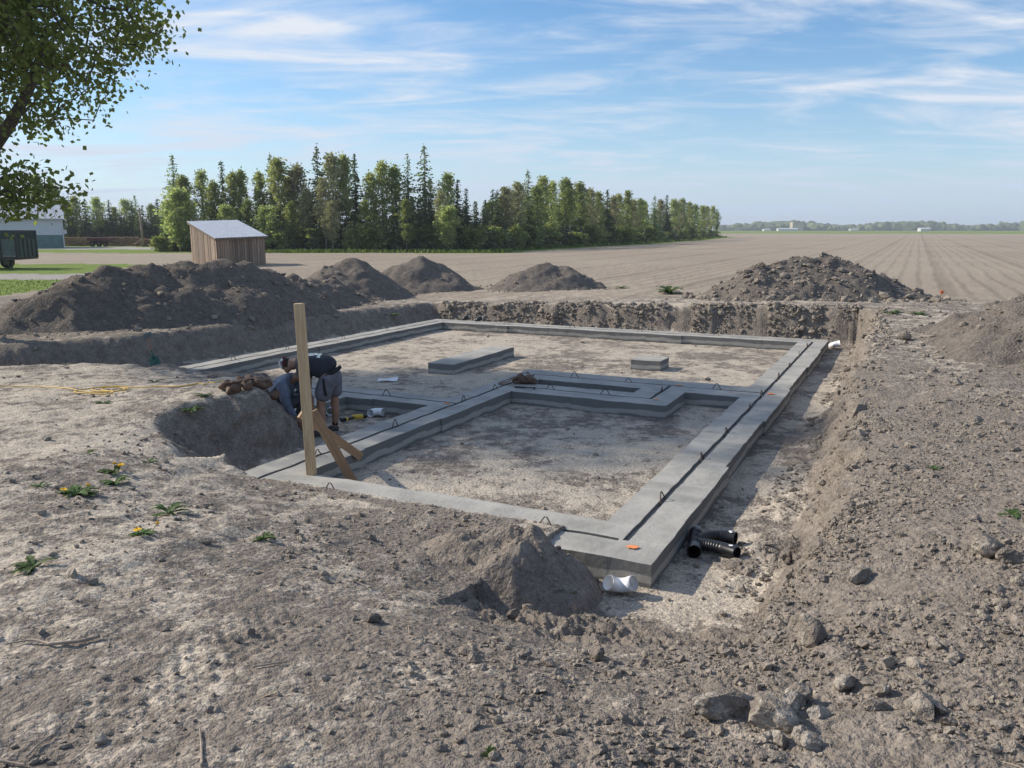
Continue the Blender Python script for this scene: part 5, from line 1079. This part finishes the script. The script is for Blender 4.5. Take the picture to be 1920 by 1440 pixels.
def grow_tree(h, cr, seed, leaf_n, leaf_s, crown_lo=.3, top_taper=.8, lean=.03, limbs=24, twigs=5, gauss=.22):
    """trunk, limbs, twigs; returns (wood MB, leaf cluster centres)"""
    r_ = random.Random(seed); b = MB(); tip = Vector((r_.uniform(-lean, lean)*h, r_.uniform(-lean, lean)*h, h*.93)); tr = [Vector((0, 0, 0)).lerp(tip, t_)+Vector((r_.uniform(-.1, .1), r_.uniform(-.1, .1), 0))*(t_ > 0) for t_ in (0, .2, .4, .6, .8, 1)]
    tr0 = .011*h+.03; b.tube(tr, [tr0*(1-.85*k/5) for k in range(6)], 6, False); C = []
    for k in range(limbs):
        t_ = crown_lo+(1-crown_lo)*(k+.5)/limbs; i = min(4, int(t_*5)); p0 = tr[i].lerp(tr[i+1], t_*5-i); a = k*2.4+r_.uniform(-.4, .4)
        prof = math.sin(math.pi*min(1, (t_-crown_lo)/(1-crown_lo)*.75+.22))**.7
        L_ = cr*prof*r_.uniform(.7, 1.15); el = r_.uniform(.35, .75)+t_*.5; d_ = Vector((math.cos(a)*math.cos(el), math.sin(a)*math.cos(el), math.sin(el))); p1 = p0+d_*L_*.55; p2 = p1+(d_+Vector((0, 0, .15)))*L_*.5
        b.tube([p0, p1, p2], [tr0*.34, tr0*.2, tr0*.06], 4, False)
        for q in range(twigs):
            s_ = r_.uniform(.3, 1.05); c0 = p0.lerp(p1, s_*1.8) if s_ < .55 else p1.lerp(p2, (s_-.55)*2); e_ = c0+Vector((r_.gauss(0, 1), r_.gauss(0, 1), r_.gauss(.45, .8))).normalized()*L_*.33*r_.uniform(.5, 1.2)
            b.tube([c0, e_], [tr0*.08, tr0*.03], 3, False); C += [c0.lerp(e_, .6), e_]
    return b, np.array([c[:] for c in C])
def decid(h, cr, seed, per, ls, **k):
    b, C = grow_tree(h, cr, seed, 0, 0, **k); r_ = np.random.default_rng(seed); n = len(C); CC = np.repeat(C, per, 0)+r_.normal(size=(n*per, 3))*np.array([.34, .34, .28])*cr*.42
    w_ = r_.random(n*per); V_, F_ = quads(CC, ls*(.6+.8*w_), 1.1, seed=seed); return b.mesh('trunk', True), mesh_np('crown', V_, F_, False)
def conif(h, rmax, seed, layers=60, per=12, ls=.22, lo=.06):
    r_ = np.random.default_rng(seed); C, D_, S_ = [], [], []; b = MB(); b.tube([(0, 0, 0), (0, 0, h*.97)], [.013*h+.03, .01], 6, False)
    for k in range(layers):
        t_ = lo+(1-lo)*(k/layers)**.9; rr = rmax*(1-t_)**.72*(.8+.35*r_.random())+.08
        for q in range(max(4, int(per*(1.15-t_)))):
            a = r_.uniform(0, 2*np.pi); rl = rr*(.5+.75*r_.random()); m_ = max(2, int(rl/.2)); z0_ = h*t_+r_.normal()*.12
            for s_ in range(m_):
                f_ = (s_+.6)/m_; C.append((math.cos(a)*rl*f_+r_.normal()*.06, math.sin(a)*rl*f_+r_.normal()*.06, z0_-rl*.30*f_+rl*.16*f_*f_)); D_.append((math.cos(a)+r_.normal()*.45, math.sin(a)+r_.normal()*.45, -.25+r_.normal()*.3)); S_.append(ls*(.55+.6*r_.random())*(1.15-.6*t_))
    for z_ in (.985, .955, .93): C.append((0, 0, h*z_)); D_.append((0.05, 0, 1)); S_.append(ls*.7)
    D_ = np.array(D_); D_ /= np.linalg.norm(D_, axis=1)[:, None]; V_, F_ = quads(np.array(C), np.array(S_), 1.25, D_, seed); return b.mesh('trunk', True), mesh_np('crown', V_, F_, False)
PROTO = {
 'spruce': [(*conif(10, 1.75, 11), 'needle', 'bark'), (*conif(10, 1.5, 12, 64), 'needle', 'bark'), (*conif(10, 1.95, 13, 56), 'needle', 'bark')],
 'larch': [(*conif(10, 2.1, 14, 60, 11, .19, .1), 'needle_b', 'bark'), (*conif(10, 1.85, 15, 60, 10, .19, .12), 'needle_b', 'bark')],
 'light': [(*decid(10, 1.75, 21, 11, .115), 'lf_light', 'bark_pale'), (*decid(10, 1.4, 22, 11, .11, crown_lo=.38), 'lf_light', 'bark_pale'), (*decid(10, 1.9, 23, 9, .12, crown_lo=.25), 'lf_light', 'bark')],
 'mid': [(*decid(10, 1.7, 24, 12, .115), 'lf_mid', 'bark'), (*decid(10, 1.5, 25, 12, .115, crown_lo=.2), 'lf_mid', 'bark')],
 'bud': [(*decid(10, 1.7, 26, 6, .12, twigs=8), 'lf_bud', 'bark_pale'), (*decid(10, 2.0, 27, 8, .12, crown_lo=.2, twigs=8), 'lf_bud', 'bark_pale')],
 'round': [(*decid(6, 1.9, 28, 18, .12, crown_lo=.1), 'lf_light', 'bark')],
 'shrub': [(*decid(2.6, 1.6, 29, 14, .16, crown_lo=.05, limbs=14), 'lf_mid', 'bark'), (*conif(3.2, 1.5, 30, 16, 8, .28, .02), 'needle', 'bark')]}
for kk_, lst in PROTO.items():
    for t_ in lst: t_[0].materials.append(M[t_[3]]); t_[1].materials.append(M[t_[2]])
BASEH = dict(spruce=10, larch=10, light=10, mid=10, bud=10, round=6, shrub=2.6)
DESC = dict(spruce='dark pointed spruce', larch='slender blue-green conifer', light='pale green young-leaved tree', mid='mid green leafy tree', bud='brown budding thin-leaved tree', round='low rounded yellow-green tree', shrub='low dark green shrub')
CNT = {}
ORD = lambda n: '%d%s' % (n, 'th' if 10 <= n % 100 <= 20 else {1: 'st', 2: 'nd', 3: 'rd'}.get(n % 10, 'th'))
TREES = []
def tree(kind, x, y, h, where, grp, wide=1.0): TREES.append((kind, x, y, h, where, grp, wide))
def row2(px): return float(np.interp(px, [925, 1100, 1200, 1300, 1350], [85, 111, 131, 176, 235]))
G1, G2, G3 = 'trees of the near windbreak', 'trees of the receding windbreak', 'trees behind the farmyard'
for px, py, k, dY in ((322, 290, 'larch', 3), (338, 325, 'mid', 1), (331, 358, 'round', -2), (377, 316, 'light', 2), (398, 335, 'mid', 0), (414, 301, 'spruce', 3), (425, 388, 'round', -2), (434, 318, 'light', 2), (454, 313, 'light', 3), (480, 316, 'light', 2), (506, 288, 'larch', 3), (500, 390, 'round', -1.5), (522, 294, 'light', 1), (540, 330, 'mid', 2), (558, 306, 'bud', 2), (575, 350, 'bud', 0), (593, 272, 'spruce', 1), (606, 330, 'bud', -1), (622, 284, 'bud', 2), (645, 284, 'light', 2), (664, 288, 'spruce', 3), (690, 318, 'light', 0), (713, 300, 'light', 1), (742, 306, 'mid', 2), (764, 288, 'larch', 2), (795, 272, 'larch', 2), (806, 330, 'spruce', 0), (828, 355, 'bud', -1), (842, 322, 'light', 2), (858, 335, 'spruce', 2), (874, 352, 'spruce', 1), (893, 377, 'spruce', 0), (912, 385, 'spruce', 2), (760, 370, 'mid', -2), (685, 372, 'mid', -2), (545, 375, 'mid', -2), (620, 375, 'bud', -2.5), (465, 370, 'mid', -1), (838, 390, 'round', -2)):
    Y = 84.5+dY-.004*(px-600); x_, y_, z_ = at(px, py, Y); tree(k, x_, y_, z_, 'in the near windbreak', G1)
for px in range(312, 925, 17): Y = 89+random.uniform(0, 3); x_, y_, z_ = at(px, random.uniform(352, 384), Y); tree('spruce', x_, y_, z_, 'in the near windbreak\'s back row', G1, 1.15)
for px, py, k in ((932, 357, 'spruce'), (950, 348, 'bud'), (973, 338, 'bud'), (990, 319, 'larch'), (1003, 345, 'mid'), (1016, 328, 'light'), (1034, 338, 'light'), (1059, 330, 'mid'), (1072, 345, 'light'), (1090, 338, 'mid'), (1108, 352, 'bud'), (1124, 358, 'light'), (1139, 355, 'spruce'), (1150, 365, 'bud'), (1162, 362, 'light'), (1175, 354, 'mid'), (1187, 372, 'bud'), (1199, 370, 'mid'), (1212, 374, 'light'), (1228, 367, 'larch'), (1240, 372, 'bud'), (1251, 365, 'spruce'), (1262, 372, 'light'), (1272, 376, 'bud'), (1282, 370, 'mid'), (1294, 378, 'light'), (1305, 381, 'mid'), (1316, 384, 'light'), (1326, 385, 'bud'), (1336, 385, 'light'), (1346, 396, 'mid')):
    Y = row2(px)+1.5; x_, y_, z_ = at(px, py, Y); tree(k, x_, y_, z_, 'in the receding windbreak', G2, 1.1)
for k in range(42):
    t_ = (k+.5)/42; px = 928+t_*420; Y = row2(px)+4+random.uniform(-1, 3); x_, y_, z_ = at(px-6, np.interp(px, [925, 1000, 1200, 1350], [375, 365, 388, 402])+random.uniform(-6, 10), Y); tree(('spruce', 'mid')[k % 2], x_-1.0, y_, z_, 'in the receding windbreak\'s back row', G2, 1.2)
for px, py, k in ((-40, 345, 'light'), (20, 352, 'light'), (68, 326, 'light'), (98, 345, 'light'), (122, 372, 'mid'), (140, 366, 'light'), (158, 372, 'spruce'), (176, 368, 'light'), (190, 380, 'spruce'), (203, 374, 'spruce'), (216, 386, 'mid'), (232, 372, 'light'), (246, 376, 'spruce'), (252, 366, 'larch'), (266, 384, 'spruce'), (282, 380, 'mid'), (294, 372, 'spruce'), (305, 384, 'spruce')):
    Y = 128+random.uniform(-4, 6); x_, y_, z_ = at(px, py, Y); tree(k, x_, y_, z_, 'behind the firewood and barn', G3, 1.25)
for k in range(26): px = 118+k*8.2; Y = 124+random.uniform(-1, 3); x_, y_, z_ = at(px, random.uniform(392, 415), Y); tree('spruce', x_, y_, z_, 'in the low row behind the firewood', G3, 1.6)
for k in range(46): px = 300+k*13.7; Y = 83+random.uniform(-.5, 3); x_, y_, _z = at(px, 450, Y); tree('shrub', x_, y_, random.uniform(1.0, 2.2), 'at the foot of the near windbreak', 'shrubs under the windbreak', 1.2)
for k in range(44): px = 926+k*9.7; Y = row2(px)+1+random.uniform(-.5, 2); x_, y_, _z = at(px, 450, Y); tree('shrub', x_, y_, random.uniform(1.1, 2.4), 'at the foot of the receding windbreak', 'shrubs under the windbreak', 1.4)
TREES.sort(key=lambda t_: t_[1]/t_[2])
for n_, (kind, x, y, h, where, grp, wide) in enumerate(TREES):
    key = (kind, where); CNT[key] = CNT.get(key, 0)+1; pr = PROTO[kind][n_ % len(PROTO[kind])]; s_ = h/BASEH[kind]
    t_ = empty({'spruce': 'spruce_tree', 'larch': 'conifer_tree', 'shrub': 'shrub'}.get(kind, 'leafy_tree'), (x, y, -.05), random.uniform(0, 6.28), label='%s %s, %s such from left' % (DESC[kind], where, ORD(CNT[key])), cat='shrub' if kind == 'shrub' else 'tree', group=grp)
    ws = s_*wide*random.uniform(.88, 1.12) if h > 7 else s_*wide*random.uniform(.95, 1.25)
    t_.scale = (ws, ws, s_); link('trunk', pr[0], None, t_); link('crown', pr[1], None, t_)
# far woods on the horizon: one mass
bl = clod_protos(2, 6, .07, 77); n = 900; r_ = np.random.default_rng(5)
pxs = r_.uniform(1330, 2050, n); Ys = 1250+r_.uniform(0, 260, n); X_ = (pxs-960)/1540*Ys/.983
S = 7.2+5*r_.random(n)+2.5*np.sin(pxs/37); P = np.stack([X_, Ys, S*.45], 1)
for a0_, a1_ in ((-2600, 250),): 
    n2_ = 700; X2 = r_.uniform(a0_, 300, n2_); Y2 = 1300+r_.uniform(0, 250, n2_); P = np.vstack([P, np.stack([X2, Y2, np.full(n2_, 4.)], 1)]); S = np.concatenate([S, 8+5*r_.random(n2_)])
M['far_wood'] = leaf_mat('far_wood_leaf', (0.045, 0.075, 0.03), (0.15, 0.19, 0.075), .1, .01)
tag(link('far_woods', scatter_mesh('far_woods', P, S, bl), M['far_wood']), 'distant band of woods along the horizon', 'woods', kind='stuff')

# ------------------------------------------------------------------ maple at the left
M['maple_leaf'] = leaf_mat('maple_leaf', (0.11, 0.16, 0.048), (0.26, 0.32, 0.105), .55, .9)
M['maple_bark'] = simple('maple_bark', (0.075, 0.062, 0.052), 0.9, 0.35, 9, bump=.01, stretch=(1, 1, .3))
def maple(base_nodes, lobes, n_attr, per, seed, ls=.085):
    """branches reach into the crown volume; leaves sit round the branch tips"""
    r_ = np.random.default_rng(seed); A = []
    wts = np.array([l[6] for l in lobes]); wts = wts/wts.sum()
    for l, w_ in zip(lobes, wts):
        k = int(n_attr*w_); d = r_.normal(size=(k, 3)); d /= np.linalg.norm(d, axis=1)[:, None]; q = r_.random((k, 1))**(1/2.3); p = d*q
        p = p*(1+.16*np.sin(d[:, [0]]*5+seed)*np.cos(d[:, [2]]*4)); A.append(p*np.array(l[3:6])+np.array(l[:3]))
    A = np.vstack(A); nodes = [np.array(b_[0], float) for b_ in base_nodes]; par = [b_[1] for b_ in base_nodes]; n0 = len(nodes)
    order = np.argsort(((A-nodes[-1])**2).sum(1)); tips = []
    NP = np.array(nodes)
    for a in A[order]:
        dd = ((NP-a)**2).sum(1)+.25*np.clip(NP[:, 2]-a[2], 0, None)**2; i_ = int(np.argmin(dd)); p0 = NP[i_]; d = math.sqrt(((p0-a)**2).sum()); k = max(1, int(d/.55)); last = i_
        for s_ in range(1, k+1):
            q = p0+(a-p0)*s_/k+np.array([0, 0, .10*math.sin(math.pi*s_/k)*d])+(r_.normal(size=3)*.05 if s_ < k else 0); NP = np.vstack([NP, q]); par.append(last); last = len(NP)-1
        tips.append(last)
    n = len(NP); ar = np.zeros(n)
    kids = np.zeros(n, int)
    for i_ in range(n-1, 0, -1):
        if ar[i_] == 0: ar[i_] = .0125**2.3
        if par[i_] is not None and par[i_] >= 0: ar[par[i_]] += ar[i_]
    rad_ = ar**(1/2.3); b = MB()
    for i_ in range(1, n):
        p = par[i_]
        if p is None or p < 0: continue
        r1 = min(rad_[i_], rad_[p]); b.tube([NP[p], NP[i_]], [max(.007, min(rad_[p], r1*1.35)), max(.006, r1)], 5 if r1 > .03 else 3, False)
    T_ = NP[tips]; nT = len(T_); C = np.repeat(T_, per, 0)+r_.normal(size=(nT*per, 3))*np.array([.24, .24, .19]); S_ = ls*(.6+.7*r_.random(len(C)))
    dn = r_.normal(size=(len(C), 3)); dn[:, 2] -= .6; dn /= np.linalg.norm(dn, axis=1)[:, None]
    V_, F_ = quads(C, S_, 1.0, dn, seed+1); return b.mesh('trunk', True), mesh_np('crown', V_, F_, False)
MT = (-12.3, 16.2)
bn = [((0, 0, -.1), -1), ((.1, 0, 1.2), 0), ((.5, 0, 2.1), 1), ((1.6, 0, 2.75), 2), ((2.25, -.1, 3.45), 3), ((2.85, -.1, 4.15), 4), ((3.3, 0, 4.9), 5), ((-.1, .1, 3.0), 2), ((-.3, .1, 5.0), 7), ((-.2, 0, 7.0), 8), ((.9, .2, 3.9), 7), ((1.3, .3, 5.6), 10)]
t1, cmesh = maple(bn, [(1.95, 0, 6.15, 3.4, 2.8, 2.0, 1.6), (-.6, 0, 7.9, 3.4, 3.4, 2.9, 1.0), (2.75, -.6, 2.95, 1.2, .8, .5, .09)], 1700, 27, 3, .055)
lb = MB().tube([(0, 0, -.1), (.1, 0, 1.2), (.5, 0, 2.1), (1.6, 0, 2.75), (2.25, -.1, 3.45), (2.85, -.1, 4.15), (3.3, 0, 4.9), (3.6, .1, 5.9)], [.34, .27, .20, .15, .135, .11, .08, .03], 10)
lb.tube([(.5, 0, 2.1), (-.1, .1, 3.0), (-.3, .1, 5.0), (-.2, 0, 7.0), (-.1, 0, 8.5)], [.2, .18, .13, .08, .03], 8)
lb.tube([(1.6, 0, 2.75), (2.3, -.4, 2.75), (2.9, -.6, 2.9), (3.6, -.7, 2.85)], [.05, .035, .025, .012], 6)
bmj = bmesh.new(); bmj.from_mesh(t1); bmj.from_mesh(lb.mesh('limb', True)); bmj.to_mesh(t1); bmj.free(); t1.materials.append(M['maple_bark']); cmesh.materials.append(M['maple_leaf'])
mp1 = empty('maple_tree', (*MT, 0), 0, label='large leafy maple reaching in from the left edge, limbs dark against the sky', cat='tree'); link('trunk', t1, None, mp1); link('crown', cmesh, None, mp1)
# grass tufts on the verge and the lawn
gx = np.concatenate([rng.uniform(-30, -17, 5000), rng.uniform(-30, 0, 2600)]); gy = np.concatenate([rng.uniform(23, 36, 5000), 80.5+rng.normal(0, .9, 2600)])
px2 = rng.uniform(926, 1350, 4200); yy2 = np.array([row2(p) for p in px2])-1.2+rng.normal(0, 1.2, 4200); xx2 = (px2-960)/1540*yy2/.983; gx = np.concatenate([gx, xx2]); gy = np.concatenate([gy, yy2])
n = len(gx); hgt = np.where(gy < 50, .05, .15)*(.6+.8*rng.random(n)); dirs = rng.normal(size=(n, 3))*.35; dirs[:, 2] = 1; dirs /= np.linalg.norm(dirs, axis=1)[:, None]
V_, F_ = quads(np.stack([gx, gy, hgt*.8], 1), hgt*np.where(gy < 50, .5, 1), 1.2, dirs, 4); M['grass'] = leaf_mat('grass_blade', (0.07, 0.12, 0.025), (0.17, 0.23, 0.05), .2, .3)
tag(link('grass_tufts', mesh_np('grass_tufts', V_, F_, False), M['grass']), 'green grass on the lawn and the windbreak verge', 'grass', kind='stuff')

# ------------------------------------------------------------------ air
hm_, ht_, hb_ = material('thin_haze'); ht_.nodes.remove(hb_); pv = tn(ht_, 'ShaderNodeVolumePrincipled'); pv.inputs['Color'].default_value = (0.86, 0.93, 1.0, 1); pv.inputs['Density'].default_value = 0.00035; pv.inputs['Anisotropy'].default_value = 0.2
ht_.links.new(pv.outputs[0], ht_.nodes['Material Output'].inputs['Volume'])
hz_ = MB().box((0, 600, 12.5), (5200, 2600, 29)).build('haze', hm_); tag(hz_, 'thin pale blue haze in the air over the fields', 'haze', kind='stuff')
